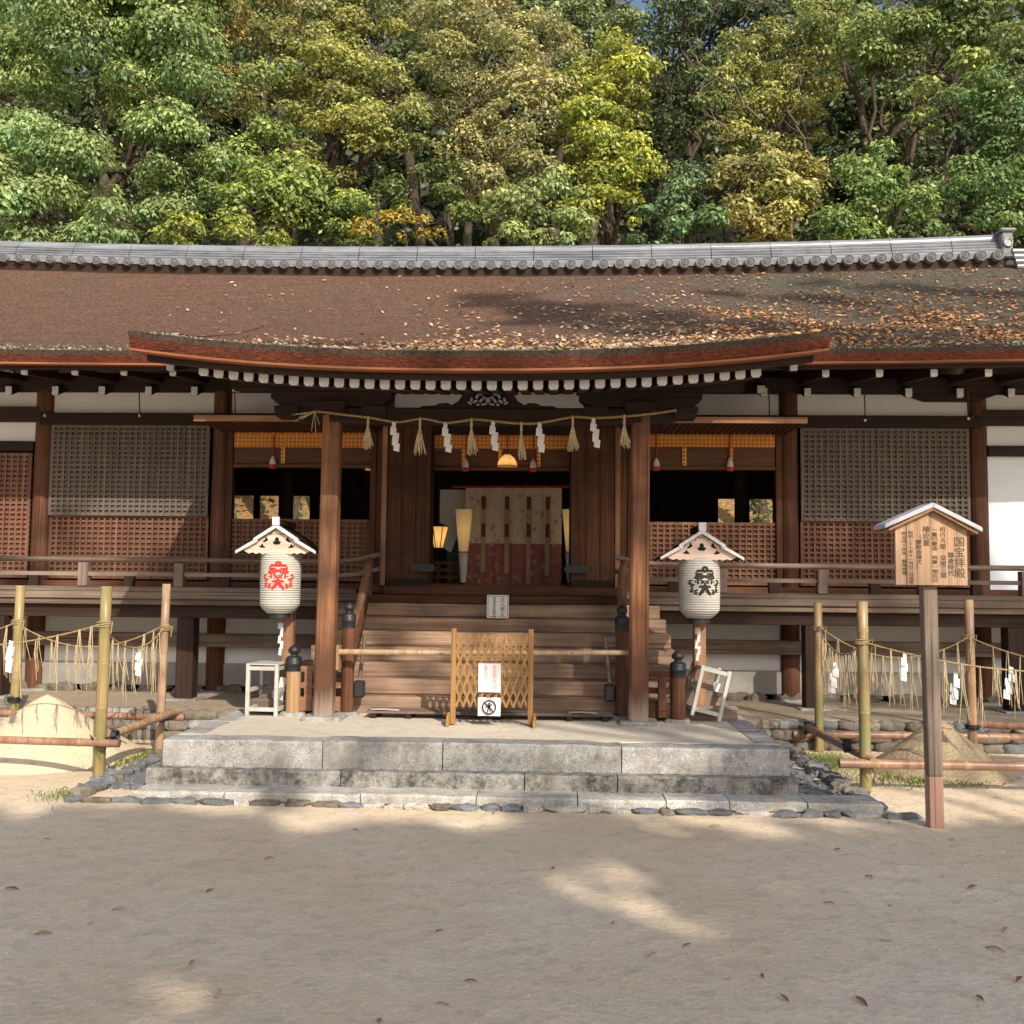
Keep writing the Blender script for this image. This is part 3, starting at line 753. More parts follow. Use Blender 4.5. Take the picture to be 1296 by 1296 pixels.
# rear wall with two low openings to the sunlit slope
ow = [(at(292, 640, 18.1).x, at(392, 640, 18.1).x), (at(909, 640, 18.1).x, at(979, 640, 18.1).x)]
za, zb = at(340, 660, 18.1).z-.15, at(340, 627, 18.1).z
mb = MB(); xs_ = [-7.5]+[q for p in ow for q in p]+[7.5]
for a, b in ((xs_[0], xs_[1]), (xs_[2], xs_[3]), (xs_[4], xs_[5])): mb.box(a, b, 18.1, 18.2, .4, 4)
for a, b in ow: mb.box(a, b, 18.1, 18.2, zb, 4); mb.box(a, b, 18.1, 18.2, .4, za)
mb.build('rear_wall', ROOM, hall)
for (a, b), fr in zip(ow, ((.33, .66), (.48,))):
    for f in fr: mb = MB(); x = a+(b-a)*f; mb.box(x-.05, x+.05, 18.06, 18.16, za, zb); mb.build('rear_post', ROOM, hall)
for x in (-5.6, -3.4, -1.41, 1.41, 3.4, 5.6):
    mb = MB(); mb.tube([(x, 15.2, 1.5), (x, 15.2, 3.85)], .11, 12); mb.build('inner_column', ROOM, hall)
for y, z in ((15.2, 3.3), (16.6, 3.45)):
    mb = MB(); mb.box(-7.4, 7.4, y-.06, y+.06, z, z+.2); mb.build('inner_beam', ROOM, hall)
# low rail inside the entrance at left
mb = MB()
a, b = at(540, 712, 13.3), at(584, 740, 13.3)
for q in (0, .33, .66, 1): mb.box(a.x, b.x, 13.3, 13.34, a.z-(a.z-b.z)*q-.02, a.z-(a.z-b.z)*q+.02)
for q in (0, .33, .66, 1): x = a.x+(b.x-a.x)*q; mb.box(x-.02, x+.02, 13.29, 13.35, b.z, a.z)
mb.build('inner_rail', W['redX'], hall)
# centre bay: door leaves, head, threshold
for s in (-1, 1):
    a, b = sorted((s*.83, s*1.34)); d = None
    mb = MB(); mb.box(a, b, 11.99, 12.05, 1.60, 3.47); d = mb.build('door', W['redZ'], hall, bevel=.004)
    for k in range(1, 3):
        x = a+(b-a)*k/3; mb = MB(); mb.box(x-.004, x+.004, 11.985, 11.992, 1.6, 3.47)
        mb.build('board_joint', W['darkZ'], d)
    mb = MB(); mb.box(a+.03, b-.02, 11.93, 11.985, 1.565, 1.66); mb.build('door_block', W['darkX'], d)
    xx = s*.90; mb = MB(); mb.prism([(xx-.12, 1.74), (xx+.12, 1.74), (xx+.15, 1.78), (xx+.12, 1.83), (xx-.12, 1.83), (xx-.15, 1.78)], 11.93, 11.985); mb.build('hinge', BLACK, d)
    mb = MB(); mb.box(s*1.375-.03, s*1.375+.03, 11.97, 12.06, 1.58, 3.48); mb.build('door_jamb', W['tanZ'], hall)
    mb = MB(); mb.box(s*.85-.04, s*.85+.04, 12.1, 12.2, 1.55, 3.48); mb.build('inner_jamb', W['darkZ'], hall)
mb = MB(); mb.box(-1.36, 1.36, 11.9, 12.12, 1.478, 1.575); mb.build('threshold', W['redX'], hall, bevel=.006)
mb = MB(); mb.box(-1.3, 1.3, 12.02, 12.14, 3.38, 3.5); mb.build('door_head', W['darkX'], hall)

# veranda
VY = 11.28
for s in (-1, 1):
    a, b = sorted((s*1.50, s*7.6))
    mb = MB(); mb.box(a, b, VY, 12.1, 1.40, 1.478); mb.build('veranda_floor', W['greyX'], hall, bevel=.006)
    mb = MB(); mb.box(a, b, VY+.03, VY+.12, 1.335, 1.398); mb.build('veranda_edge', W['greyX'], hall, bevel=.005)
    mb = MB(); mb.box(a, b, VY+.10, VY+.22, 1.19, 1.334); mb.build('veranda_beam', W['darkX'], hall, bevel=.005)
    for x in (3.46, 5.62): 
        mb = MB(); mb.box(s*x-.095, s*x+.095, VY+.02, VY+.21, .30, 1.19); o = mb.build('veranda_post', W['darkZ'], hall, bevel=.006)
        mb = MB(); mb.box(s*x-.17, s*x+.17, VY-.06, VY+.28, .25, .305); mb.build('base_stone', STONE, hall, bevel=.01)
    # lower tie and plaster below the floor
    a, b = sorted((s*1.7, s*7.5))
    mb = MB(); mb.box(a, b, YF-.02, YF+.06, .62, 1.45); mb.build('foundation_panel', PLASTER, hall)
    mb = MB(); mb.box(a, b, YF-.04, YF+.08, .36, .63); mb.build('foundation_curb', plain('grey mortar', (.28, .27, .26), .9), hall)
    mb = MB(); mb.box(a, b, 11.98, 12.08, .83, .99); mb.build('lower_tie_beam', W['greyX'], hall, bevel=.006)
    x = 1.8
    while x < 7.4:
        l = rnd.uniform(.25, .5); mb = MB(); rock(mb, (s*(x+l/2), YF-.03, .31), (l*.5, .09, .065), rnd.random()); mb.build('footing_stone', ROCKW, hall); x += l*1.05
mb = MB(); mb.box(-1.5, 1.5, VY+.02, 12.1, 1.385, 1.478); mb.build('veranda_floor', W['redX'], hall, bevel=.006)
# railing
def rail_curve(s, z, y=VY+.07):
    e = Vector((s*1.30, y-.06, z+.085)); return [(s*7.6, y, z), (s*4.5, y, z), (s*2.2, y, z), (s*1.75, y, z+.005), (s*1.5, y-.02, z+.035), e]
for s in (-1, 1):
    t = bpy.data.objects.new('railing', None); col.objects.link(t); t.parent = hall; t.location = Vector((s*4, VY+.07, 1.478))-Vector(hall.location)
    mb = MB(); mb.tube(rail_curve(s, 1.835), .030, 10); mb.build('top_rail', W['greyX'], t)
    c = rail_curve(s, 1.675); mb = MB()
    for p, q in zip(c[:-1], c[1:]): mb.beam(p, q, .055, .045)
    mb.build('middle_rail', W['greyX'], t)
    mb = MB(); mb.box(*sorted((s*1.55, s*7.6)), VY+.03, VY+.11, 1.479, 1.535); mb.build('bottom_rail', W['greyX'], t, bevel=.004)
    for i in range(5):
        x = s*(2.47+1.09*i)
        mb = MB(); mb.box(x-.055, x+.055, VY+.015, VY+.125, 1.536, 1.80); mb.build('railing_post', W['greyZ'], t, bevel=.006)
    for i in range(6):
        x = s*(1.95+1.09*i)
        mb = MB(); mb.box(x-.055, x+.055, VY+.035, VY+.105, 1.536, 1.652); mb.build('railing_strut', W['darkZ'], t, bevel=.004)

# porch posts, beam, brackets, frog leg strut
for s in (-1, 1):
    x = s*1.40; c = .02; h = .086
    oct_ = [(-h+c, -h), (h-c, -h), (h, -h+c), (h, h-c), (h-c, h), (-h+c, h), (-h, h-c), (-h, -h+c)]
    mb = MB(); k = 24; dx = .035
    rows = [[(x-.012+dx*i/k*.6+px_*(1-.09*i/k), 9.2+py_*(1-.09*i/k), PZ+.03+(3.19-PZ-.03)*i/k) for px_, py_ in oct_+oct_[:1]] for i in range(k+1)]
    mb.grid(rows, False); mb.build('porch_post', W['post'], hall)
    mb = MB(); mb.box(x-.19, x+.17, 9.02, 9.38, PZ-.02, PZ+.035); mb.build('post_base_stone', STONE, hall, bevel=.02)
    mb = MB(); mb.prism([(x-.09, 3.12), (x+.09, 3.12), (x+.14, 3.17), (x+.14, 3.235), (x-.14, 3.235), (x-.14, 3.17)], 9.06, 9.34); mb.build('bearing_block', W['darkX'], hall)
    for q in (-.40, .40):
        mb = MB(); mb.prism([(x+q-.09, 3.10), (x+q+.09, 3.10), (x+q+.11, 3.16), (x+q+.11, 3.20), (x+q-.11, 3.20), (x+q-.11, 3.16)], 9.10, 9.30); mb.build('bearing_block', W['darkX'], hall)
    mb = MB(); prof = [(-.55, .13), (-.55, .075), (-.50, .03), (-.40, .0), (.40, .0), (.50, .03), (.55, .075), (.55, .13)]
    mb.prism([(x+a, 3.20+b) for a, b in prof], 9.12, 9.28); mb.build('bracket_arm', W['darkX'], hall)
    mb = MB(); mb.box(x-.57, x+.57, 9.10, 9.30, 3.332, 3.36); mb.build('bracket_plate', W['darkX'], hall)
    # carved nose of the tie beam beyond the post
    mb = MB(); mb.prism([(x, 3.05), (x+s*.26, 3.05), (x+s*.33, 3.09), (x+s*.30, 3.14), (x+s*.34, 3.18), (x+s*.28, 3.21), (x, 3.20)], 9.14, 9.26); mb.build('beam_nose', W['darkX'], hall)
mb = MB(); mb.box(-2.32, 2.32, 9.11, 9.29, 3.362, 3.46); mb.build('porch_purlin', W['darkX'], hall)
mb = MB(); mb.box(-1.42, 1.42, 9.12, 9.28, 3.045, 3.19); mb.build('porch_beam', W['darkX'], hall, bevel=.012)
# side tie beams back to the hall
for s in (-1, 1):
    mb = MB(); mb.beam((s*1.41, 9.3, 3.14), (s*1.41, 12.1, 3.56), .10, .16); mb.build('rainbow_beam', W['darkY'], hall)
# frog leg strut: pierced carving
def blob(mb, x, z, rx, rz_, a=0, y0=9.11, y1=9.135, n=10):
    mb.prism([(x+rx*math.cos(t)*math.cos(a)-rz_*math.sin(t)*math.sin(a), z+rx*math.cos(t)*math.sin(a)+rz_*math.sin(t)*math.cos(a)) for t in [2*math.pi*i/n for i in range(n)]], y0, y1)
bx = .03
mb = MB(); prof = [(.62, .0), (.60, .015), (.48, .02), (.44, .04), (.37, .045), (.33, .025), (.27, .06), (.22, .14), (.15, .185), (.0, .19)]
mb.prism([(bx-a, 3.192+b) for a, b in prof]+[(bx+a, 3.192+b) for a, b in prof[::-1][1:]], 9.14, 9.26)
fl = mb.build('frog_leg_strut', W['darkX'], hall)
mb = MB(); mb.prism([(bx-.20, 3.20), (bx-.17, 3.26), (bx-.12, 3.33), (bx+.12, 3.33), (bx+.17, 3.26), (bx+.20, 3.20)], 9.128, 9.139); mb.build('carving_ground', VOID, fl)
mb = MB()
for sgn in (-1, 1):
    for (x, z, rx, r2, a) in ((.165, .035, .022, .010, .6), (.15, .065, .012, .022, .3), (.115, .05, .026, .012, -.5), (.10, .095, .012, .020, .4), (.065, .115, .022, .010, -.3), (.06, .06, .012, .028, .7), (.03, .085, .022, .008, .5), (.035, .025, .028, .009, -.2), (.09, .02, .016, .010, 0)):
        blob(mb, bx+sgn*x, 3.195+z, rx, r2, a*sgn, 9.118, 9.129)
blob(mb, bx, 3.255, .022, .022, 0, 9.116, 9.129)
mb.build('carving', plain('carved leaf openings', (.36, .35, .37), .8), fl)

# ridge of tiles
def rtop(x): return rz(x, 15.0)
RX0, RX1 = -8.4, 7.08
courses = [(.19, .075, .0), (.165, .05, .075), (.15, .045, .127), (.135, .045, .174), (.115, .05, .221)]
seg = .87; x = RX0
for wd, ht, zo in courses:
    mb = MB(); x = RX0 + (.0 if int(zo*1000) % 2 else -.0)
    while x < RX1-.01:
        e = min(x+seg, RX1); nn = 4; rows = []
        k = .82+.16*((x+8)/15.)
        for i in range(nn+1):
            xx = x+.006+(e-x-.012)*i/nn; z0 = rtop(xx)-.02+zo*k+.06
            rows.append([(xx, 15-wd, z0), (xx, 15-wd-.012, z0+ht*k*.45), (xx, 15-wd+.004, z0+ht*k*.93), (xx, 15+wd, z0+ht*k*.93), (xx, 15+wd, z0)])
        mb.grid(rows, False, flip=False); mb.add([rows[0][i] for i in range(5)], [(0,1,2,3,4)]); mb.add([rows[-1][i] for i in range(5)], [(4,3,2,1,0)])
        x = e
    mb.build('ridge_course', TILE, hall)
mb = MB(); x = RX0
while x < RX1-.01:
    e = min(x+seg, RX1); k = .82+.16*((x+8)/15.); pts = [(x+.004+(e-x-.008)*i/3, 15, rtop(x+(e-x)*i/3)+.06+.265*k) for i in range(4)]
    mb.tube(pts, [.085, .083, .083, .088], 12); x = e
mb.build('ridge_cap', TILE, hall)
TILED = plain('weathered round end tile', (.20, .21, .235), .75, .3, 22)
TILEK = plain('dark tile groove', (.09, .09, .095), .8, .2, 20)
mb = MB(); mb.lathe((0, 0, 0), [(.078, -.16), (.078, 0), (.074, .008), (.066, .008), (.062, .0)], 18, 0, 'Y')
mb.lathe((0, -.001, 0), [(.060, 0), (.058, .003)], 18, 1, 'Y')
for k in range(3):
    pts = []
    for i in range(9):
        t = i/8; a = k*2.094+t*3.3; rr_ = .012+.036*t; pts.append((rr_*math.cos(a), -.006, rr_*math.sin(a)))
    mb.tube(pts, [.012*(1-.75*i/8) for i in range(9)], 5, mat=0)
first = mb.build('end_tile', [TILED, TILEK], hall, local=True)
step = .235; i = 0; x = RX1-.12
while x > -8.2:
    o = first if i == 0 else first.copy()
    if i: col.objects.link(o)
    k = .82+.16*((x+8)/15.); o.scale = (k*1.05, 1, k*1.05)
    o.location = Vector((x, 14.64, rtop(x)-.005))-Vector(hall.location); o.rotation_euler = (0, rnd.uniform(0, 6), 0); i += 1; x -= step
mb = MB(); x = RX1-.12-step/2
while x > -8.2:                                # hanging pan tiles between the discs
    prof = []
    for j in range(7):
        a = math.pi*j/6; prof.append((x-.085*math.cos(a), rtop(x)+.01-.045*math.sin(a)))
    mb.prism(prof+[(x+.085, rtop(x)+.05), (x-.085, rtop(x)+.05)], 14.70, 14.95); x -= step
mb.build('eaves_pan_tiles', TILED, hall)
mb = MB(); XX = lin(RX0, RX1, 60); mb.grid([[(q, 14.72, rtop(q)-.03) for q in XX], [(q, 14.74, rz(q, 14.72)-.12) for q in XX]], False, flip=True)
mb.build('ridge_underboard', W['darkX'], hall)
# end of the ridge: block tile and stepped shoulder tiles
zt = rtop(7.15); on = None
mb = MB(); mb.box(7.06, 7.22, 14.74, 15.26, zt-.02, zt+.36); on = mb.build('ridge_end_tile', TILED, hall, bevel=.02)
mb = MB(); mb.box(7.03, 7.26, 14.70, 15.30, zt+.361, zt+.41); mb.build('cap_tile', TILE, on, bevel=.02)
mb = MB(); mb.lathe((7.14, 14.735, zt+.2), [(.07, 0), (.07, .02), (.05, .025), (.045, .012)], 16, axis='Y'); mb.build('crest_disc', TILE, on)
mb = MB()
for k in range(4): mb.tube([(7.14+.02*k, 14.62, zt-.0-.075*k+.03), (7.36+.02*k, 14.62, zt-.0-.075*k+.03)], .042, 10)
mb.build('shoulder_tiles', TILE, on)
# verge of the right gable
mb = MB(); Yv = lin(10.38, 14.9, 14)
mb.grid([[(XR, y, rz(XR, y)+.05) for y in Yv], [(XR+.02, y, rz(XR, y)-.14) for y in Yv]], False); mb.grid([[(XR-.12, y, rz(XR, y)+.012) for y in Yv], [(XR-.05, y, rz(XR, y)+.06) for y in Yv], [(XR, y, rz(XR, y)+.05) for y in Yv]], True)
mb.build('gable_verge', ROOF, hall)
mb = MB(); mb.prismx([(10.9, 3.8)]+[(y, rz(XR, y)-.15) for y in lin(10.9, 15, 8)]+[(y, rz(XR, 30-y)-.15) for y in lin(15, 19.1, 8)]+[(19.1, 3.8)], 7.3, 7.36); mb.build('gable_wall', PLASTER, hall)

# ------------------------------------------------------------------ stairs
st = thing('wooden_staircase', (0, 10.4, PZ), 'broad worn plank staircase with curved side rails climbing from the platform to the hall', 'stairs')
SZ = [PZ]+[.54+.141*i for i in range(7)]; SY = [9.66+.25*i for i in range(7)]
for i in range(7):
    mb = MB(); dx = rnd.uniform(-.02, .02)
    x0, x1 = -1.84+dx, 1.84+dx; nx = 40; z0, z1, y0 = SZ[i]+.004, SZ[i+1], SY[i]
    if i == 6: x0, x1 = -1.78, 1.78
    fr = []
    rows = [[], [], [], []]
    for k in range(nx+1):
        xx = x0+(x1-x0)*k/nx; wv = .006*mn.noise((xx*1.6, i*7.1, 0)); wr = -.010*max(0, 1-abs(xx)/1.1)+.004*mn.noise((xx*4, i*3.3, 5))
        rows[0].append((xx, y0+.012+wv, z0)); rows[1].append((xx, y0+wv, z1-.014+wr)); rows[2].append((xx, y0+.014+wv, z1+wr)); rows[3].append((xx, y0+.40, z1))
    mb.grid(rows, False)
    for e, fl_ in ((0, 0), (-1, 1)):
        q = [r[e] for r in rows]+[(rows[3][e][0], y0+.40, z0)]; mb.add(q, [tuple(range(5)) if not fl_ else tuple(range(5))[::-1]])
    mb.build('step', W['step'], st)
def newel(x, y, h, r, parent, mat):
    o = bpy.data.objects.new('newel_post', None); col.objects.link(o); o.parent = parent; o.location = Vector((x, y, PZ))-Vector(parent.location)
    mb = MB(); mb.tube([(x, y, PZ), (x, y, PZ+h)], r, 16); mb.build('shaft', mat, o)
    mb = MB(); k = r*1.08
    mb.lathe((x, y, PZ+h), [(k, -.0), (k, .055), (k*1.07, .06), (k*1.07, .075), (k, .08), (k, .12), (k*.75, .135), (k*.45, .14), (k*.42, .155), (k*.72, .17), (k*.8, .19), (k*.6, .215), (k*.2, .235), (.002, .245)], 16)
    mb.build('cap', BLACK, o)
    mb = MB(); mb.lathe((x, y, PZ-.02), [(r*1.9, 0), (r*1.9, .03), (r*1.5, .05)], 12); mb.build('foot_stone', STONE, o)
for s in (-1, 1):
    newel(s*1.265, 9.50, .80, .060, st, W['redZ'])
    xo = at(371, 880, 9.45).x if s < 0 else at(858, 885, 9.35).x
    yo = 9.45 if s < 0 else 9.35
    newel(xo, yo, .40, .068, st, W['pale'+'Z'] if s < 0 else W['redZ'])
    # short fence from outer newel in towards the stairs
    fm = W['tanX'] if s < 0 else W['redX']
    mb = MB()
    for zz, hh in ((PZ+.10, .13), (PZ+.27, .05), (PZ+.42, .05)):
        mb.beam((xo, yo, zz), (s*1.30, 9.52, zz), .06, hh)
    mb.beam((xo-s*.14, yo+.02, PZ+.04), (xo-s*.14, yo+.02, PZ+.40), .07, .07); mb.build('side_rail', fm, st)
    # curved hand rail and stringer
    P = [(s*1.265, 9.52, 1.09), (s*1.28, 9.8, 1.20), (s*1.30, 10.2, 1.40), (s*1.33, 10.6, 1.60), (s*1.36, 10.95, 1.76), (s*1.40, 11.2, 1.84), (s*1.44, 11.42, 1.865)]
    mb = MB(); mb.tube(P, [.040]*7, 10); mb.build('hand_rail', W['tanY'], st)
    P2 = [(s*1.29, 9.56, .90), (s*1.31, 10.0, 1.10), (s*1.34, 10.4, 1.31), (s*1.37, 10.8, 1.51), (s*1.40, 11.1, 1.64), (s*1.44, 11.4, 1.70)]
    mb = MB()
    for p, q in zip(P2[:-1], P2[1:]): mb.beam(p, q, .055, .16)
    mb.build('stringer', W['tanY'], st)
    P3 = [(s*1.30, 9.6, .66), (s*1.32, 10.1, .93), (s*1.35, 10.6, 1.21), (s*1.40, 11.1, 1.47)]
    mb = MB()
    for p, q in zip(P3[:-1], P3[1:]): mb.beam(p, q, .05, .10)
    mb.build('lower_rail', W['redY'], st)
    mb = MB(); mb.beam((s*1.42, 11.25, 1.46), (s*1.42, 11.25, 1.80), .09, .09); mb.build('rail_post', W['greyZ'], st)
    # long handled black box-ended pole hanging beside the newel
    xh = s*1.155
    t = thing('hanging_mallet', (xh, 9.50, .60), ('long handled wooden mallet with black block hanging inside the %s newel post' % ('left' if s < 0 else 'right')), 'mallet')
    mb = MB(); mb.tube([(xh-s*.04, 9.52, 1.12), (xh-s*.03, 9.50, .98), (xh, 9.50, .72)], [.02, .016, .02], 8); mb.build('handle', W['greyZ'], t)
    mb = MB(); mb.box(xh-.05, xh+.05, 9.46, 9.55, .545, .70); mb.build('block', BLACK, t, bevel=.015)

# ------------------------------------------------------------------ things about the porch
# bamboo pole across the stairs
ya = 9.28
t = thing('bamboo_pole', (0, ya, 1.0), 'pale bamboo pole tied level between the two porch posts across the stairs', 'bamboo pole')
a, b = at(427, 825, ya), at(800, 826, ya)
mb = MB(); mb.tube([a, a.lerp(b, .3)+Vector((0, 0, -.004)), a.lerp(b, .6)+Vector((0, 0, -.006)), b], [.027, .026, .025, .024], 12); mb.build('culm', BAMP, t)
for f in (.17, .30, .47, .63, .8):
    p = a.lerp(b, f); mb = MB(); mb.tube([p-Vector((.008, 0, .005)), p+Vector((.0, 0, -.005)), p+Vector((.008, 0, -.005))], [.028, .0305, .028], 12); mb.build('node_ring', BAMP, t)
for s in (-1, 1):
    p = a if s < 0 else b; mb = MB(); mb.box(p.x-.03+s*-.0, p.x+.02, ya-.04, ya+.10, p.z-.16, p.z+.06); mb.build('bracket', W['pale' 'Z'], t)

# folding lattice barrier
yb = 8.92
A, B = at(573, 920, yb), at(671, 920, yb); zt_ = at(622, 800, yb).z
t = thing('lattice_barrier', ((A.x+B.x)/2, yb, PZ), 'honey coloured folding lattice barrier standing in front of the stairs', 'barrier')
for x in (A.x, B.x):
    mb = MB(); mb.box(x-.022, x+.022, yb-.02, yb+.02, PZ+.01, zt_+.03); mb.build('upright', W['honey'], t, bevel=.004)
    mb = MB(); mb.prismx([(yb-.13, PZ+.002), (yb+.13, PZ+.002), (yb+.12, PZ+.06), (yb+.03, PZ+.11), (yb-.03, PZ+.11), (yb-.12, PZ+.06)], x-.05 if x < 0.1 else x+.023, x-.023 if x < .1 else x+.05); mb.build('foot', W['honey'], t, bevel=.005)
L = zt_-.02-(PZ+.16); zb_ = PZ+.16; n = 10; pw = (B.x-A.x-.05)/n
mb = MB()
rise = L; run = pw*4.0
for d in (-1, 1):
    for i in range(-4, n+5):
        x0 = A.x+.025+i*pw; 
        p = [x0, zb_]; q = [x0+d*run, zb_+rise]
        lo, hi = A.x+.02, B.x-.02
        # clip
        t0, t1 = 0, 1
        for bound, sgn in ((lo, 1), (hi, -1)):
            f0, f1 = sgn*(p[0]-bound), sgn*(q[0]-bound)
            if f0 < 0 and f1 < 0: t0 = 2
            elif f0 < 0: t0 = max(t0, f0/(f0-f1))
            elif f1 < 0: t1 = min(t1, f0/(f0-f1))
        if t1-t0 < .05: continue
        pa = (p[0]+(q[0]-p[0])*t0, p[1]+(q[1]-p[1])*t0); pb = (p[0]+(q[0]-p[0])*t1, p[1]+(q[1]-p[1])*t1)
        y = yb-.006 if d > 0 else yb+.006
        mb.beam((pa[0], y, pa[1]), (pb[0], y, pb[1]), .020, .010, upv=(0, 1, 0))
mb.build('lattice', W['honey'], t)
# notices hung on the barrier
def sheet(name, cx, y, z0, z1, wd, label, tilt=0, mat=PAPER, cat='notice'):
    t = thing(name, (cx, y, z0), label, cat); nx, nz = 5, 6
    mb = MB(); mb.grid([[(cx-wd/2+wd*i/nx, y+.006*math.sin(i*1.1+j*.7)*(1-j/nz)+tilt*(j/nz), z0+(z1-z0)*j/nz) for i in range(nx+1)] for j in range(nz+1)], True)
    o = mb.build('sheet', mat, t); return t
p0, p1 = at(605, 876, 8.88), at(634, 840, 8.88); wd = p1.x-p0.x; cx = (p0.x+p1.x)/2
n1 = sheet('paper_notice', cx, 8.885, p0.z, p1.z, wd, 'white paper notice with faded pink and grey vertical writing on the lattice barrier')
text_mesh('writing', column_text('手を触れないで'), INKP, n1, (wd*.24, -.012, (p1.z-p0.z)*.95), .031, 1.0, sx=1.3)
text_mesh('writing', column_text('立入り'), INKG, n1, (-wd*.16, -.012, (p1.z-p0.z)*.95), .040, 1.0)
q0, q1 = at(605, 906, 8.88), at(634, 883, 8.88)
n2 = sheet('paper_notice', cx, 8.885, q0.z, q1.z, wd, 'white paper notice with a crossed circle symbol, lowest on the lattice barrier')
cz = (q1.z-q0.z)*.48; mb = MB(); k = 28; r1, r2 = .062, .051
vs = [(r*math.cos(2*math.pi*i/k), -.012, cz+r*math.sin(2*math.pi*i/k)) for r in (r2, r1) for i in range(k)]
mb.add(vs, [(i, (i+1) % k, k+(i+1) % k, k+i) for i in range(k)])
mb.beam((-.038, -.0125, cz+.038), (.038, -.0125, cz-.038), .002, .010)
blob(mb, .002, cz+.030, .010, .010, 0, -.0135, -.011)
mb.prism([(-.012, cz+.018), (.014, cz+.018), (.011, cz-.012), (-.009, cz-.012)], -.0135, -.011)
for x0, z0, x1, z1 in ((-.010, .015, -.030, -.004), (.012, .015, .026, .026), (-.006, -.012, -.014, -.042), (.008, -.012, .012, -.042)): mb.beam((x0, -.0122, cz+z0), (x1, -.0122, cz+z1), .002, .009)
mb.build('symbol', INK, n2, local=True)
text_mesh('writing', 'STOP', INK, n2, (0, -.012, cz+.088), .020); text_mesh('writing', 'KEEP OUT', INK, n2, (0, -.012, cz-.070), .020)
# placard standing on the upper stairs
yp = 10.88; a, b = at(616, 782, yp), at(644, 753, yp); SZt = 1.245
t = thing('placard', ((a.x+b.x)/2, yp, SZt), 'small white board with two columns of black writing leaning on the upper stairs', 'sign')
h = b.z-a.z; wd = b.x-a.x
mb = MB(); mb.box(-wd/2, wd/2, -.008, .008, 0, h); mb.build('board', plain('white painted board', (.66, .68, .70), .6, .05), t, local=True, bevel=.002)
mb = MB(); f = .012
for x0, x1, z0, z1 in ((-wd/2+f, wd/2-f, f, f+.004), (-wd/2+f, wd/2-f, h-f-.004, h-f), (-wd/2+f, -wd/2+f+.004, f+.0042, h-f-.0042), (wd/2-f-.004, wd/2-f, f+.0042, h-f-.0042)): mb.box(x0, x1, -.0095, -.0075, z0, z1)
mb.build('border', INK, t, local=True)
text_mesh('writing', column_text('立入禁止'), INK, t, (wd*.22, -.0095, h*.90), .052, 1.0)
text_mesh('writing', column_text('許可者の外昇殿不可'), INK, t, (-wd*.16, -.0095, h*.90), .0245, 1.0, sx=1.7)
t.rotation_euler = (R(-3), 0, 0)
# duckboards and papers at the foot of the stairs
for k, (xa, xb, lab) in enumerate(((466, 618, 'low slatted duckboard at the foot of the stairs, left of the barrier middle'), (620, 775, 'low slatted duckboard at the foot of the stairs, right of the barrier middle'))):
    a, b = at(xa, 912, 9.40), at(xb, 912, 9.40); t = thing('duckboard', ((a.x+b.x)/2, 9.42, PZ), lab, 'duckboard')
    for yy in (9.28, 9.36, 9.44, 9.52): mb = MB(); mb.box(a.x, b.x, yy, yy+.07, PZ+.045, PZ+.065); mb.build('slat', W['greyX'], t, bevel=.003)
    for f in (.06, .35, .65, .94): x = a.x+(b.x-a.x)*f; mb = MB(); mb.box(x-.025, x+.025, 9.285, 9.58, PZ+.002, PZ+.044); mb.build('runner', W['darkY'], t)
    x = at(487 if k == 0 else 738, 907, 9.35).x
    p = thing('paper_sheet', (x, 9.36, PZ+.068), 'small white paper lying on the %s duckboard' % ('left' if k == 0 else 'right'), 'paper')
    mb = MB(); mb.grid([[(-.13+.26*i/4, -.05+.10*j/2, .002+.004*math.sin(i)) for i in range(5)] for j in range(3)], True); mb.build('sheet', PAPER, p, local=True)

# ------------------------------------------------------------------ lanterns on posts
STROKES = []          # half of the stacked crest, (points, width) mirrored about u = 0
def crest(mb, mapf):
    def band(pts, w0, w1=None):
        n = len(pts); w1 = (w0 if w1 is None else w1)*1.4; w0 = w0*1.4; V = []
        for i, (u, v) in enumerate(pts):
            a = pts[max(0, i-1)]; b = pts[min(n-1, i+1)]; d = Vector((b[0]-a[0], b[1]-a[1])).normalized(); nn = Vector((-d.y, d.x))
            w_ = (w0+(w1-w0)*i/(n-1))*(.55 if i in (0, n-1) else 1)
            V += [mapf(u+nn.x*w_/2, v+nn.y*w_/2), mapf(u-nn.x*w_/2, v-nn.y*w_/2)]
        mb.add(V, [(2*i, 2*i+1, 2*i+3, 2*i+2) for i in range(n-1)])
    def both(pts, w0, w1=None):
        band(pts, w0, w1); band([(-u, v) for u, v in pts], w0, w1)
    both([(0, 1.0), (.10, .90), (.16, .80)], .10, .16)                       # peak
    band([(-.50, .70), (-.42, .76), (0, .74), (.42, .76), (.50, .70)], .10)   # first roof bar
    both([(.56, .64), (.44, .56), (.12, .58)], .10)
    band([(-.55, .40), (-.50, .47), (0, .44), (.50, .47), (.55, .40)], .11)
    both([(.62, .38), (.46, .31), (.10, .34)], .09)
    both([(.0, .02), (.14, .14), (.28, .26)], .09); both([(.02, .20), (.13, .10), (.26, .0)], .07)
    both([(.40, .26), (.40, .12), (.40, .0)], .10); both([(.58, .18), (.50, .08)], .08)
    both([(.72, .22), (.88, .18), (.92, .04), (.80, -.02), (.74, .06)], .09)
    both([(.58, -.02), (.70, -.06), (.84, -.18)], .10)
    band([(-.36, -.16), (0, -.14), (.36, -.16)], .13); both([(.0, .0), (.05, -.2), (.16, -.42), (.36, -.62)], .14, .16)
    both([(.40, -.30), (.52, -.36), (.60, -.52), (.50, -.56), (.42, -.42)], .08)
    both([(.66, -.20), (.80, -.30), (.84, -.44), (.72, -.44), (.64, -.30)], .08)
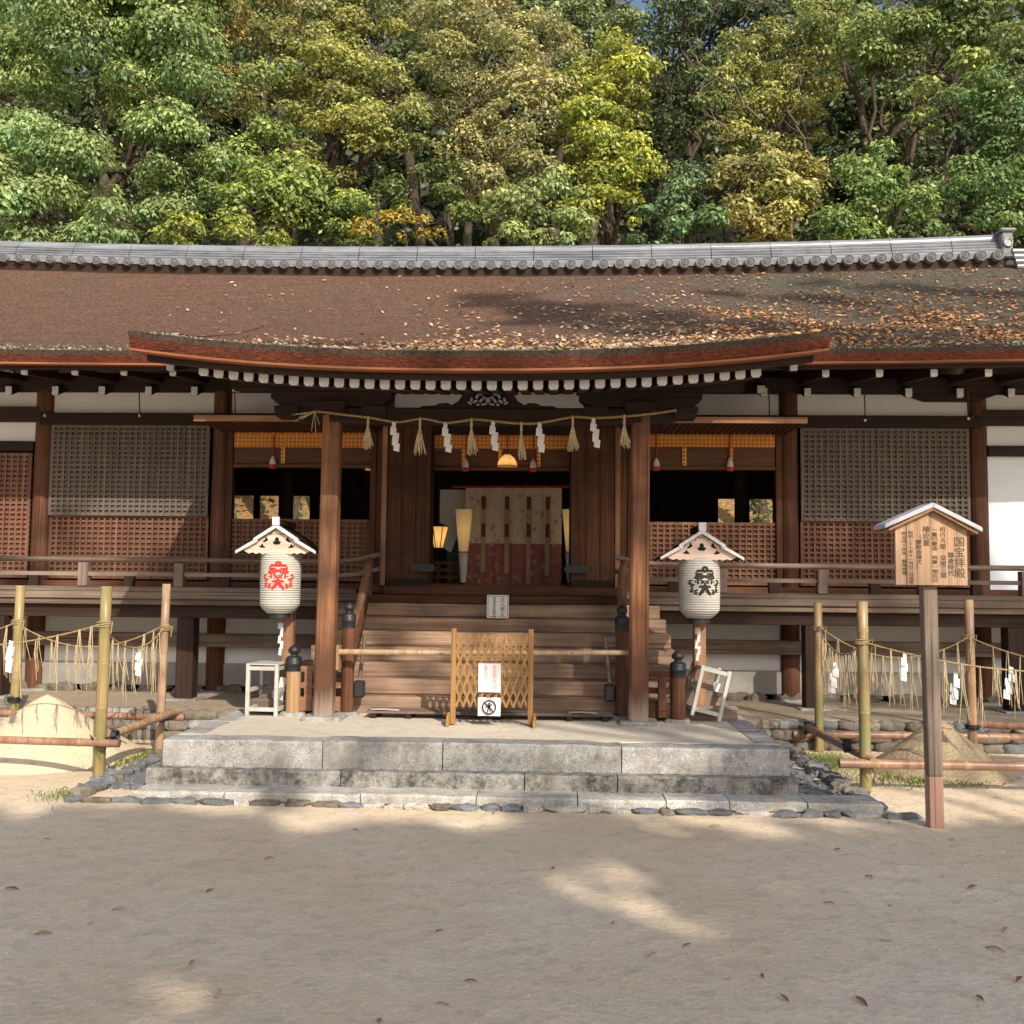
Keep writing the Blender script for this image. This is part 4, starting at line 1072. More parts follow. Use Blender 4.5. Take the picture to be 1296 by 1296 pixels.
def lantern_mat():
    m = N('ribbed white lantern paper', .75, .2); c = m.n('TexCoord'); sp = m.n('SeparateXYZ'); m.l(c.outputs['Object'], sp.inputs[0])
    f = m.noise(m.coord((6, 6, 3)), 1, 5); cc = m.ramp(f, [(.3, (.50, .485, .45)), (.7, (.60, .59, .57))]); rb = m.math('SINE', m.math('MULTIPLY', sp.outputs['Z'], 6.2832/.0215)); cc = m.mix(cc, (.30, .28, .25), m.ramp(m.math('MULTIPLY_ADD', rb, .5), [(.80, (0, 0, 0)), (.98, (.8,)*3)])); m.base(cc); m.bump(rb, .5, .006); return m.m
LANT = lantern_mat()
def lantern(px, py_top, py_bot, Y, ink, label, toe, side):
    a, b = at(px, py_bot, Y), at(px, py_top, Y); cx, z0, z1 = (a.x+b.x)/2, a.z, b.z; Hh = z1-z0; Rm = .185
    t = thing('lantern_post', (cx, Y+.18, PZ), label, 'lantern')
    mb = MB(); mb.beam((cx+.03, Y+.22, PZ+.05), (cx+.03, Y+.22, z1+.15), .11, .10); mb.build('post', W['tanZ'], t, bevel=.008)
    mb = MB(); mb.box(cx-.32, cx+.36, Y+.10, Y+.34, PZ-.0, PZ+.13); mb.build('base', W['greyX'], t, bevel=.01)
    mb = MB(); mb.prism([(cx-.22, PZ+.13), (cx+.28, PZ+.13), (cx+.25, PZ+.22), (cx+.16, PZ+.26), (cx+.14, PZ+.38), (cx+.08, PZ+.46), (cx-.02, PZ+.46), (cx-.08, PZ+.38), (cx-.10, PZ+.26), (cx-.19, PZ+.22)], Y+.18, Y+.26); mb.build('brace', W['greyX'], t)
    # paper body, ribbed
    mb = MB(); prof = []; n = 112
    for i in range(n+1):
        u = i/n; z = Hh*u
        env = 1.0
        if u < .16: env = .62+.38*math.sin(math.pi/2*u/.16)
        if u > .93: env = .90+.10*math.cos(math.pi/2*(u-.93)/.07)
        prof.append((Rm*(env*(1-.05*abs(u-.55)))*(1+.014*abs(math.sin(math.pi*i/4))), z))
    mb.lathe((cx, Y, z0), prof, 40); body = mb.build('lantern_body', LANT, t)
    mb = MB(); mb.tube([(cx, Y, z0-.045), (cx, Y, z0+.006)], Rm*.52, 24); mb.build('bottom_ring', BLACK, t)
    mb = MB(); c0 = z0+Hh*.56; s = .155
    rot = R(8)
    def mp(u, v):
        th = u*s/Rm + rot; r = Rm*1.026; return (cx+r*math.sin(th), Y-r*math.cos(th), c0+v*s*1.02)
    crest(mb, mp); mb.build('crest', ink, body)
    # little gabled roof, gable to the front
    zb = z1+.03; hw = .36; pk = zb+.205; yf, yr = Y-.19, Y+.42
    for sgn in (-1, 1):
        mb = MB(); nrm = .022
        pts = [(0, pk), (sgn*hw*.58, zb+.075), (sgn*hw*.52, zb+.07)]
        mb.prism([(cx, pk), (cx+sgn*hw*.55, zb+.075), (cx+sgn*hw*.55, zb+.055), (cx, pk-.022)], yf+.02, yr)
        mb.prism([(cx+sgn*hw*.45, zb+.082), (cx+sgn*hw, zb-.03), (cx+sgn*hw, zb-.048), (cx+sgn*hw*.45, zb+.060)], yf+.03, yr+.02)
        mb.build('roof_slope', W['darkY'], t)
        mb = MB(); mb.prism([(cx, pk+.012), (cx+sgn*hw*.57, zb+.082), (cx+sgn*hw*.57, zb+.050), (cx, pk-.024)], yf-.02, yf+.018)
        mb.prism([(cx+sgn*hw*.47, zb+.088), (cx+sgn*hw*1.03, zb-.03), (cx+sgn*hw*1.03, zb-.056), (cx+sgn*hw*.47, zb+.056)], yf-.012, yf+.026)
        mb.build('bargeboard', WHITE, t)
    mb = MB(); mb.box(cx-.03, cx+.03, yf-.01, yr, pk+.0, pk+.055); mb.build('ridge_beam', W['darkY'], t, bevel=.004)
    mb = MB(); mb.box(cx-.034, cx+.034, yf-.03, yf-.011, pk-.004, pk+.075); mb.build('ridge_tip', WHITE, t, bevel=.004)
    ed = [(cx+hw*.62, zb+.03), (cx, pk-.03), (cx-hw*.62, zb+.03), (cx-hw*.86, zb-.025)]
    k = 18; bot = [(cx-hw*.8+hw*1.6*i/k, zb-.035-(.018 if i % 2 else .004)-.012*math.cos(math.pi*(i/k-.5)*1.0)) for i in range(k+1)]
    mb = MB(); mb.prism(ed+bot+[(cx+hw*.86, zb-.025)], yf+.03, yf+.045); gb = mb.build('gable_board', W['cream'], t)
    mb = MB(); y0, y1 = yf+.0265, yf+.031
    blob(mb, cx, zb+.075, .020, .022, 0, y0, y1)
    for sg in (-1, 1):
        blob(mb, cx+sg*.016, zb+.045, .022, .015, sg*.5, y0, y1)
        blob(mb, cx+sg*.105, zb+.065, .028, .010, -sg*.5, y0, y1); blob(mb, cx+sg*.10, zb+.082, .009, .016, 0, y0, y1)
        blob(mb, cx+sg*.135, zb+.008, .030, .009, sg*.15, y0, y1); blob(mb, cx+sg*.135, zb+.020, .010, .014, 0, y0, y1)
        blob(mb, cx+sg*.055, zb+.125, .008, .005, 0, y0, y1)
    mb.build('cut_out', VOID, gb)
    # tag and folded paper under the lantern
    mb = MB(); mb.box(cx-.03, cx+.018, Y+.06, Y+.11, z0-.15, z0-.09); mb.build('white_box', WHITE, t, bevel=.003)
    mb = MB(); x = cx-.005
    for i, (dx, dz) in enumerate(((0, 0), (-.018, -.06), (.004, -.11), (-.010, -.17))): mb.add([(x+dx, Y+.07, z0-.15+dz), (x+dx+.025, Y+.068, z0-.15+dz), (x+dx+.02, Y+.072, z0-.15+dz-.075), (x+dx-.008, Y+.07, z0-.15+dz-.07)], [(0, 3, 2, 1)])
    mb.build('folded_paper', PAPER, t)
lantern(355, 698, 776, 9.45, INKR, 'white paper lantern with red crest under a small gabled roof, left of stairs', 0, -1)
lantern(885, 706, 782, 9.40, INK, 'white paper lantern with black crest under a small gabled roof, right of stairs', 0, 1)

# ------------------------------------------------------------------ white metal stands
def metal_stand(loc, w_, d_, h_, tilt, label, rz_=0):
    t = thing('metal_stand', loc, label, 'stand'); t.rotation_euler = (0, tilt, rz_); b = .017
    for sx in (-1, 1):
        for sy in (-1, 1):
            mb = MB(); mb.box(sx*w_/2-b, sx*w_/2+b, sy*d_/2-b, sy*d_/2+b, .0, h_); mb.build('leg', METAL, t, local=True, bevel=.003)
    mb = MB(); mb.box(-w_/2-b, w_/2+b, -d_/2-b, d_/2+b, h_+.001, h_+.012)
    if not tilt: mb.build('top', METAL, t, local=True)
    for z in (.06, h_*.5, h_-.03):
        mb = MB()
        for sx in (-1, 1): mb.box(sx*w_/2-b*.8, sx*w_/2+b*.8, -d_/2+b+.001, d_/2-b-.001, z-b, z+b)
        if z != h_*.5:
            for sy in (-1, 1): mb.box(-w_/2+b+.001, w_/2-b-.001, sy*d_/2-b*.8, sy*d_/2+b*.8, z-b, z+b)
        mb.build('rail', METAL, t, local=True)
    mb = MB(); mb.box(-w_/2+b, w_/2-b, -d_/2+b, d_/2-b, .045, .055); mb.build('shelf', METAL, t, local=True)
    mb = MB(); mb.box(-.03, .03, -.01, .01, .1, h_*.72); 
    o = mb.build('white_slat', PAPER, t, local=True); o.location = (w_*.25, d_*.2, 0); o.rotation_euler = (0, R(8), 0)
p = atz(331, 907, PZ); metal_stand((p.x, p.y+.22, PZ), .27, .36, .46, 0, 'white metal open stand standing upright beside the red crested lantern', R(-4))
p = atz(888, 915, PZ); metal_stand((p.x+.02, p.y+.22, PZ+.035), .25, .36, .46, R(13), 'white metal open stand leaning askew beside the black crested lantern', R(6))

# ------------------------------------------------------------------ straw rope under the porch beam
t = thing('straw_rope', (0, 9.05, 3.1), 'twisted straw rope with tassels and white zigzag papers strung along the porch beam', 'sacred rope')
pxs = [(384, 528), (398, 521), (430, 524), (470, 529), (503, 534), (535, 530), (565, 535), (600, 531), (625, 533), (660, 536), (684, 535), (725, 528), (752, 529), (790, 527), (830, 523), (856, 519)]
RP = [at(x, y, 9.04) for x, y in pxs]
def smooth(pts, k=6):
    out = []
    for i in range(len(pts)-1):
        p0, p1, p2, p3 = pts[max(0, i-1)], pts[i], pts[i+1], pts[min(len(pts)-1, i+2)]
        for j in range(k):
            u = j/k; out.append(.5*((2*p1)+(p2-p0)*u+(2*p0-5*p1+4*p2-p3)*u*u+(3*p1-p0-3*p2+p3)*u**3))
    return out+[pts[-1]]
SR = smooth(RP, 10)
def twist(mb, pts, r, pitch=.06):
    L = 0; A, B = [], []
    for i, p in enumerate(pts):
        if i: L += (p-pts[i-1]).length
        d = (pts[min(i+1, len(pts)-1)]-pts[max(i-1, 0)]).normalized(); s = d.cross(Vector((0, 1, 0))).normalized(); u = d.cross(s)
        a = 2*math.pi*L/pitch; o = (s*math.cos(a)+u*math.sin(a))*r*.6; A.append(p+o); B.append(p-o)
    mb.tube(A, r*.7, 6); mb.tube(B, r*.7, 6)
fine = []
for p, q in zip(SR[:-1], SR[1:]):
    k = max(1, int((q-p).length/.012)); fine += [p.lerp(q, i/k) for i in range(k)]
mb = MB(); twist(mb, fine+[SR[-1]], .011); mb.build('rope', ROPE, t)
mb = MB(); e = RP[0]
for i in range(7): mb.tube([RP[1], e+Vector((rnd.uniform(-.12, .02), -.01, rnd.uniform(-.08, .05)))], [.006, .002], 5)
for dx, dz in ((.02, -.22), (-.02, -.18), (0.05, -.12)): mb.tube([RP[1], RP[1]+Vector((dx*.6, -.01, dz*.5)), RP[1]+Vector((dx, -.01, dz))], .003, 5)
mb.build('rope_end', STRAW, t)
def rope_at(px):
    best = min(SR, key=lambda p: abs(p.x-at(px, 530, 9.04).x)); return best
for px in (468, 533, 598, 659, 725, 791):
    p = rope_at(px); mb = MB(); ln = rnd.uniform(.27, .33)
    mb.tube([p+Vector((0, -.01, .012)), p+Vector((0, -.012, -.07))], [.010, .013], 7)
    for i in range(26):
        a = rnd.uniform(0, 6.28); r = rnd.uniform(.02, .058); e = p+Vector((r*math.cos(a)+.008, -.015+r*math.sin(a)*.5, -ln*rnd.uniform(.85, 1.08)))
        mb.tube([p+Vector((0, -.012, -.06)), p+Vector((r*.5*math.cos(a), -.014, -ln*.6)), e], [.006, .006, .004], 4)
    mb.build('straw_tassel', STRAW, t)
def zigzag(mb, p, s=1.0, lean=0, mirror=1):
    # folded paper lightning: 4 overlapping leaves
    x = p.x; z = p.z; y = p.y-.02; pts = [(-.005, 0, .035), (-.008, .012, .055), (.014, .004, .055), (.006, .012, .055), (.018, .006, .055)]
    zz = z
    for i, (dx, dy, w_) in enumerate(pts):
        h = .075*s; x0 = x+mirror*(dx*s)+lean*(z-zz); w_ *= s
        mb.add([(x0-w_/2, y-dy, zz), (x0+w_/2, y-dy+.006, zz-.012*s), (x0+w_/2-.006*s, y-dy-.004, zz-h-.014*s), (x0-w_/2-.004*s, y-dy, zz-h)], [(0, 3, 2, 1)]); zz -= .048*s
for i, px in enumerate((501, 564, 624, 684, 751)):
    mb = MB(); zigzag(mb, rope_at(px)+Vector((0, 0, .0)), .98, rnd.uniform(-.06, .06)); mb.build('paper_streamer', PAPER, t)

# ------------------------------------------------------------------ blinds, curtain and lamps in the bays
def bamboo_blind(x0, x1, y, ztop, zval, zbot, label, strips, tassels):
    t = thing('bamboo_blind', ((x0+x1)/2, y, zbot), label, 'blind')
    mb = MB(); mb.box(x0, x1, y, y+.02, zbot, ztop); mb.build('screen', BLIND, t)
    mb = MB(); mb.tube([(x0, y-.01, zbot), (x1, y-.01, zbot)], .028, 10); mb.build('roll', BLIND, t)
    mb = MB(); mb.box(x0, x1, y-.012, y-.003, zval, ztop+.002); mb.build('valance', BROCADE, t)
    for f in strips:
        x = x0+(x1-x0)*f; mb = MB(); mb.box(x-.024, x+.024, y-.018, y-.006, zbot+.02, zval-.003); mb.build('brocade_strip', BROCADE, t)
    for f in tassels:
        x = x0+(x1-x0)*f; o = MB(); o.tube([(x, y-.03, zval+.15), (x, y-.035, zbot+.12)], .009, 6); 
        o.lathe((x, y-.035, zbot-.04), [(.042, 0), (.040, .05)], 12, 0); o.lathe((x, y-.035, zbot+.01), [(.042, 0), (.034, .05), (.02, .085), (.008, .10)], 12, 1); o.build('tassel', [REDCLOTH, WHITE], t)
bamboo_blind(-3.23, -1.57, 12.13, 3.40, 3.22, 3.0, 'rolled bamboo blind with orange brocade in the open bay left of the entrance', (.36, .76), (.29, ))
bamboo_blind(1.57, 3.23, 12.13, 3.42, 3.25, 3.0, 'rolled bamboo blind with orange brocade in the open bay right of the entrance', (.02, .36, .69), (.16, .68))
bamboo_blind(-.82, .82, 12.16, 3.39, 3.22, 2.98, 'rolled bamboo blind with orange brocade over the entrance between the open doors', (.22, .49, .77), (.24, .73))
# curtain
yc = 13.6; a, b = at(588, 742, yc), at(711, 618, yc)
cm = N('cream and crimson curtain cloth', .9, .1); tc = cm.n('TexCoord'); sp = cm.n('SeparateXYZ'); cm.l(tc.outputs['Generated'], sp.inputs[0])
lowf = cm.math('LESS_THAN', sp.outputs['Z'], .435)
nz = cm.noise(cm.coord((9, 9, 9)), 1.6, 4, .7)
crm = cm.ramp(nz, [(.42, (.66, .55, .46)), (.60, (.72, .61, .52)), (.68, (.50, .33, .27))]); crim = cm.ramp(cm.noise(cm.coord((4, 4, 60)), 1, 4), [(.35, (.30, .115, .12)), (.7, (.40, .17, .17))])
flo = cm.ramp(nz, [(.66, (0, 0, 0)), (.70, (.5,)*3)]); crim = cm.mix(crim, (.45, .30, .24), flo)
vo = cm.n('TexVoronoi', Scale=8.5); cm.l(cm.coord(), vo.inputs['Vector']); mo = cm.ramp(vo.outputs['Distance'], [(.16, (.75,)*3), (.24, (0, 0, 0)), (.30, (.35,)*3), (.34, (0, 0, 0))]); cm.base(cm.mix(cm.mix(crm, crim, lowf), cm.mix((.44, .20, .17), (.55, .36, .33), lowf), mo)); 
t = thing('entrance_curtain', ((a.x+b.x)/2, yc, a.z), 'cream and crimson split curtain hanging inside the open entrance', 'curtain')
mb = MB(); nx = 60; nzz = 14; wv = lambda u, v: .020*math.sin(u*2*math.pi*5.2)*(1-v*.6)+.012*math.sin(u*2*math.pi*11+1)*(1-v)
mb.grid([[(a.x+(b.x-a.x)*i/nx+(.01*math.sin(9*i/nx))*(1-j/nzz), yc+wv(i/nx, j/nzz), a.z+(b.z-a.z)*j/nzz) for i in range(nx+1)] for j in range(nzz+1)], True); mb.build('cloth', cm.m, t)
BAND = plain('tan curtain band', (.42, .31, .19), .9, .1); MAR = plain('maroon curtain pattern', (.16, .045, .04), .9, .3, 60)
for u, lastz in ((.19, .14), (.435, .13), (.66, .0), (.855, .11)):
    x = a.x+(b.x-a.x)*u; w_ = .03; hgt = b.z-a.z; mb = MB()
    mb.box(x-w_, x+w_, yc-.045, yc-.042, a.z+hgt*lastz, b.z-hgt*.09); o = mb.build('band', BAND, t)
    mb = MB()
    for z0, z1 in ((.78, .91), (.50, .635)): mb.box(x-w_*.95, x+w_*.95, yc-.050, yc-.047, a.z+hgt*z0, a.z+hgt*z1)
    mb.build('patch', MAR, t)
mb = MB(); mb.tube([(a.x-.18, yc, b.z+.01), (b.x+.1, yc, b.z+.02)], .018, 8); mb.build('rod', REDCLOTH, t)
mb = MB()
for i in range(6): x = a.x+.1+(b.x-a.x-.1)*i/5; mb.tube([(x-.02, yc, b.z+.02), (x, yc, b.z+.09), (x+.02, yc, b.z+.02)], .007, 5)
mb.build('tie', MAR, t)
# tall flaring white lamps either side of the curtain
GLOW = emit('glowing lamp paper', (.90, .56, .18), .36, (.30, .24, .15))
WARM = emit('warm lamp glass', (1.0, .56, .17), .9, (.8, .34, .08))
for px, lab in ((585, 'tall flaring glowing paper lamp at the left edge of the entrance curtain'), (721, 'tall flaring glowing paper lamp at the right edge of the entrance curtain')):
    y = 13.25; p0, p1 = at(px+1, 737, y), at(px, 645, y); t = thing('paper_lamp', (p0.x, y, p0.z), lab, 'lamp'); zm = p0.z+(p1.z-p0.z)*.42
    mb = MB(); mb.lathe((p0.x, y, zm), [(.06, 0), (.112, p1.z-zm)], 20); mb.build('shade', GLOW, t)
    mb = MB(); mb.lathe((p0.x, y, p0.z), [(.04, 0), (.068, zm-p0.z-.012)], 20); mb.build('stem', plain('unlit lamp paper', (.62, .62, .64), .8), t)
    mb = MB(); mb.lathe((p0.x, y, zm-.012), [(.072, 0), (.072, .012)], 20); mb.build('ring', BLACK, t)
y = 12.75; p0, p1 = at(555, 693, y), at(555, 667, y); t = thing('hanging_lantern', (p0.x, y, p0.z), 'small glowing six sided lantern by the left door leaf of the entrance', 'lantern')
mb = MB(); mb.lathe((p0.x, y, p0.z), [(.055, 0), (.118, p1.z-p0.z)], 6, smooth=False); mb.build('glass', WARM, t)
mb = MB()
for k in range(6):
    A0 = 2*math.pi*k/6; mb.tube([(p0.x+.057*math.cos(A0), y+.057*math.sin(A0), p0.z), (p0.x+.121*math.cos(A0), y+.121*math.sin(A0), p1.z)], .006, 5)
mb.lathe((p0.x, y, p1.z), [(.13, 0), (.13, .012), (.02, .05)], 6); mb.lathe((p0.x, y, p0.z-.02), [(.03, 0), (.06, .018)], 6); mb.tube([(p0.x, y, p1.z+.04), (p0.x, y, 3.85)], .004, 5); mb.build('frame', BLACK, t)
for px, py, lab in ((474, 588, 'glowing ceiling lamp behind the left porch post'), (642, 583, 'glowing ceiling lamp behind the blind over the entrance'), (826, 580, 'glowing ceiling lamp beside the right porch post')):
    y = 12.05 if px == 642 else 12.75; p = at(px, py, y); t = thing('ceiling_lamp', p, lab, 'lamp'); r = .12
    mb = MB(); mb.lathe(p-Vector((0, 0, .07)), [(r, 0), (r*.92, .05), (r*.7, .10), (r*.3, .14)], 16); mb.build('shade', WARM, t)
    mb = MB(); mb.tube([p-Vector((0, 0, .07)), p-Vector((0, 0, .062))], r*1.03, 16); mb.tube([p+Vector((0, 0, .06)), p+Vector((0, 0, .30 if px == 642 else .55))], .006, 5)
    for k in range(4): a0 = k*1.571+.4; mb.tube([p+Vector((r*math.cos(a0), r*math.sin(a0), -.066)), p+Vector((r*.72*math.cos(a0), r*.72*math.sin(a0), .03))], .004, 4)
    mb.build('frame', BLACK, t)
y = 13.9; a, b = at(556, 690, y), at(602, 620, y); t = thing('folding_screen', (a.x, y, 1.5), 'white and green hanging cloth behind the left lamp in the entrance', 'cloth')
mb = MB(); mb.add([(a.x, y, a.z), (a.x+.16, y, a.z-.1), (b.x, y, b.z), (a.x, y, b.z)], [(0, 1, 2, 3)]); mb.build('white_cloth', PLASTER, t)
mb = MB(); mb.add([(a.x+.1, y+.01, 1.55), (a.x+.34, y+.01, 1.55), (b.x, y+.01, b.z-.1), (a.x+.1, y+.01, a.z-.1)], [(0, 1, 2, 3)]); mb.build('green_cloth', plain('dark green cloth', (.03, .09, .05), .9), t)

# ------------------------------------------------------------------ bamboo enclosures with straw ropes, sand cones
def bamboo(mb, a, b, r, nodes, taper=.94):
    a, b = Vector(a), Vector(b); L = (b-a).length; st_ = [(0, 1, 0), (1, 1, 0)]; 
    for f in nodes: st_ += [(f-.016/L, 1.0, 0), (f-.006/L, 1.07, 1), (f-.002/L, 1.02, 1), (f+.003/L, 1.08, 1), (f+.018/L, 1.0, 0)]
    st_.sort(); st_ += [(1.0, .74, 0), (1-.02/L, .70, 2), (1-.02/L, .02, 2)]
    mb.tube([a.lerp(b, q[0]) for q in st_], [r*(1-(1-taper)*q[0])*q[1] for q in st_], 14, mats=[q[2] for q in st_[1:]], smooth=False)
def lash(parent, c, r, ax):
    mb = MB(); c = Vector(c)
    for k in range(4):
        o = Vector(ax)*((k-1.5)*.011)
        ring = [c+o+Vector(v)*r for v in [(math.cos(t)*(1-abs(ax[0])), math.sin(t) if ax[2] else math.cos(t) if ax[0] else 0, math.sin(t)*(1-abs(ax[2]))) for t in [2*math.pi*i/12 for i in range(13)]]]
        mb.tube(ring, .007, 5)
    for k in range(3): mb.tube([c+Vector((0, -r, 0)), c+Vector((rnd.uniform(-.08, .08), -r-.03, rnd.uniform(-.03, .08))), c+Vector((rnd.uniform(-.14, .14), -r-.03, rnd.uniform(-.10, .0)))], .004, 5)
    mb.build('lashing', BLACK, parent)
def culm(parent, name, a, b, r, mat, nodes, label=None):
    mb = MB(); bamboo(mb, a, b, r, nodes); o = mb.build(name, [mat, NODE, VOID], parent)
    o.data.polygons.foreach_set('use_smooth', [len(p.vertices) == 4 for p in o.data.polygons])
    if label: o['label'] = label
    return o
ZG = .02
def foot(px, py): return atz(px, py, ZG)
# left
fa, fb = foot(125, 981), foot(201, 950); fc = at(17, 930, 9.85); fc.z = ZG
L = thing('bamboo_fence', (fa.x-1, 9.2, ZG), 'yellow green bamboo fence of poles and rails around the left sand cone', 'bamboo fence')
def topz(px, py, Y): return at(px, py, Y)
def pole(parent, base, tpx, tpy, r, mat, nodes, label=None):
    tp = at(tpx, tpy, base.y); culm(parent, 'pole', base-Vector((0, 0, .15)), tp, r, mat, nodes, label); return tp
ta = pole(L, fa, 135, 742, .047, BAM, (.22, .42, .63, .82), 'yellow green bamboo pole'); tb = pole(L, fb, 211, 739, .040, BAMT, (.3, .55, .78), 'tan bamboo pole'); tc_ = pole(L, fc, 26, 741, .046, BAM, (.25, .5, .76))
zr = at(120, 937, fa.y).z
ra, rb = at(120, 939, fa.y-.06), at(217, 904, fb.y-.03)
lft = Vector((-5.6, fa.y-.09, zr+.03))
culm(L, 'rail', (ra.x+.22, fa.y-.10, at(150, 941, fa.y-.1).z), lft, .032, BAMR, (.12, .42, .7))
culm(L, 'rail', rb+Vector((.02, .06, .02)), ra+Vector((-.02, -.02, .0)), .036, BAMT, (.2, .5, .8))
rc = at(233, 908, fb.y+.07); culm(L, 'rail', (-5.6, fb.y+.09, rc.z+.02), rc, .034, BAMR, (.3, .62, .9))
lash(L, (fa.x+.01, fa.y-.03, zr), .062, (0, 0, 1)); lash(L, (fa.x+.13, fa.y-.02, zr+.04), .045, (1, 0, 0)); lash(L, (fb.x+.02, fb.y, rc.z), .055, (0, 0, 1)); lash(L, (fc.x, fc.y-.02, at(18, 903, fc.y).z+.14), .058, (0, 0, 1))
# right
ga, gb = foot(1096, 996), foot(1037, 949); gc = at(1231, 930, 9.95); gc.z = ZG
Rr = thing('bamboo_fence', (ga.x+1, 9.2, ZG), 'brownish bamboo fence of poles and rails around the right sand cone', 'bamboo fence')
ua = pole(Rr, ga, 1091, 761, .046, BAMG, (.25, .46, .66, .86)); ub = pole(Rr, gb, 1035, 763, .043, BAMG, (.25, .5, .76)); uc = pole(Rr, gc, 1226, 759, .044, BAMT, (.28, .52, .76))
z2 = at(1090, 966, ga.y).z
culm(Rr, 'rail', at(1062, 966, ga.y-.10), (5.9, ga.y-.09, z2+.01), .038, BAMR, (.1, .33, .55, .8))
culm(Rr, 'rail', at(1022, 921, gb.y-.02), at(1100, 960, ga.y-.05)+Vector((0, -.06, 0)), .036, BAMR, (.2, .5, .8))
culm(Rr, 'rail', at(1004, 929, gb.y+.08), (5.9, gb.y+.12, at(1004, 929, gb.y+.08).z), .036, BAMR, (.14, .4, .7))
culm(Rr, 'rail', at(1240, 917, gc.y), (5.9, 9.4, .36), .034, BAMR, (.3, .6))
lash(Rr, (ga.x, ga.y-.03, z2), .062, (0, 0, 1)); lash(Rr, at(1072, 944, ga.y+.2), .05, (1, 0, 0)); lash(Rr, at(1022, 921, gb.y), .055, (1, 0, 0)); lash(Rr, (gc.x, gc.y, at(1228, 920, gc.y).z), .06, (0, 0, 1))
def straw_rope(label, spans, papers, wraps):
    t = thing('straw_rope', spans[0][0], label, 'sacred rope'); mb = MB(); allp = []
    for (a, b, sag) in spans:
        k = max(8, int((b-a).length/.02)); pts = [a.lerp(b, i/k)-Vector((0, 0, sag*4*(i/k)*(1-i/k))) for i in range(k+1)]; twist(mb, pts, .0075, .05); allp.append(pts)
    for c, r in wraps:
        for k in range(3): mb.tube([c+Vector((r*math.cos(q), r*math.sin(q), .014*(k-1)+.006*math.sin(q+k))) for q in [2*math.pi*i/12 for i in range(13)]], .007, 5)
        mb.tube([c+Vector((r, -.02, 0)), c+Vector((r+.03, -.03, .02)), c+Vector((r+.02, -.03, -.08))], .005, 5)
    mb.build('rope', ROPE, t)
    for pts in allp:
        n = int(sum((q-p).length for p, q in zip(pts, pts[1:]))/.14); 
        for i in range(n):
            p = pts[int((i+.5+rnd.uniform(-.25, .25))/n*(len(pts)-1))]; mb = MB(); ln = rnd.uniform(.30, .50)
            for q in range(rnd.randint(2, 5)):
                dx, dy = rnd.uniform(-.03, .03), rnd.uniform(-.02, .02); lx = rnd.uniform(-.02, .05)
                mb.tube([p+Vector((dx*.2, dy*.2, .008)), p+Vector((dx*.6, dy-.006, -ln*.4)), p+Vector((dx+lx, dy, -ln*rnd.uniform(.8, 1.05)))], [.0036, .0038, .0025], 4)
            mb.build('straw_tuft', STRAW, t)
    for p in papers:
        mb = MB(); zigzag(mb, p, .95, rnd.uniform(-.25, .1), rnd.choice((-1, 1))); mb.build('paper_streamer', PAPER, t)
q1, q2, q3 = at(128, 790, fa.y-.05), at(207, 795, fb.y-.04), at(22, 787, fc.y)
q0 = Vector((-6.3, fc.y, q3.z+.05)); q9 = Vector((-5.6, fa.y, q1.z))
straw_rope('straw rope with hanging straw tufts strung on the left bamboo poles', [(q1, q2, .19), (at(28, 793, fc.y), q2+Vector((0, 0, .03)), .20), (q9, q1, .20), (q0, q3, .2)], [at(179, 818, fb.y-.5), at(15, 810, fa.y-.05)], [(q1+Vector((0, .05, 0)), .054), (q2+Vector((0, .04, 0)), .047), (q3, .052)])
s1, s2, s3 = at(1092, 812, ga.y-.05), at(1036, 795, gb.y-.05), at(1226, 806, gc.y-.05)
straw_rope('straw rope with hanging straw tufts strung on the right bamboo poles', [(s2, s1, .17), (s2+Vector((0, 0, .02)), s3, .25), (s1, Vector((5.7, ga.y, s1.z-.12)), .16), (s3, Vector((6.6, gc.y, s3.z-.05)), .22)], [at(1056, 838, 9.0), at(1145, 826, 9.8), at(1208, 850, 8.5), at(1278, 843, 8.45)], [(s1+Vector((0, .05, 0)), .054), (s2+Vector((0, .05, 0)), .05), (s3+Vector((0, .05, 0)), .05)])
def sand_cone(px_peak, py_peak, px_l, px_r, py_base, Y, mat, label, streaks):
    pk = at(px_peak, py_peak, Y); bl, br = at(px_l, py_base, Y), at(px_r, py_base, Y); r = (br.x-bl.x)/2; h = pk.z
    t = MB(); k, n = 26, 60; rows = []
    for i in range(k+1):
        f = i/k; row = []
        for j in range(n+1):
            a = 2*math.pi*j/n; rr_ = r*f*(1+.03*mn.noise((math.cos(a)*2, math.sin(a)*2, 3)))
            z = h*((1-f)**1.0)*(1 if f > .12 else 1-.35*(.12-f)) - .01; z -= .02*h*math.sin(math.pi*f)
            x, y = pk.x+rr_*math.cos(a), Y+rr_*math.sin(a)
            z += .006*mn.noise((x*5, y*5, 1))+(.002 if streaks else .008)*mn.noise((x*24, y*24, 1))
            if streaks: z -= .02*max(0, mn.noise((a*9, f*1.2, 7))-.25)*min(1, f*4)
            row.append((x, y, max(z, -.02)))
        rows.append(row)
    t.grid(rows, True, flip=True); o = t.build('sand_cone', mat); return tag(o, label, 'sand cone')
sand_cone(60, 874, -75, 172, 962, 9.25, CONE, 'smooth pale sand cone inside the left bamboo fence', True)
sand_cone(1187, 904, 1090, 1280, 962, 9.25, CONE2, 'rough brown sand cone inside the right bamboo fence, behind the signboard post', False)

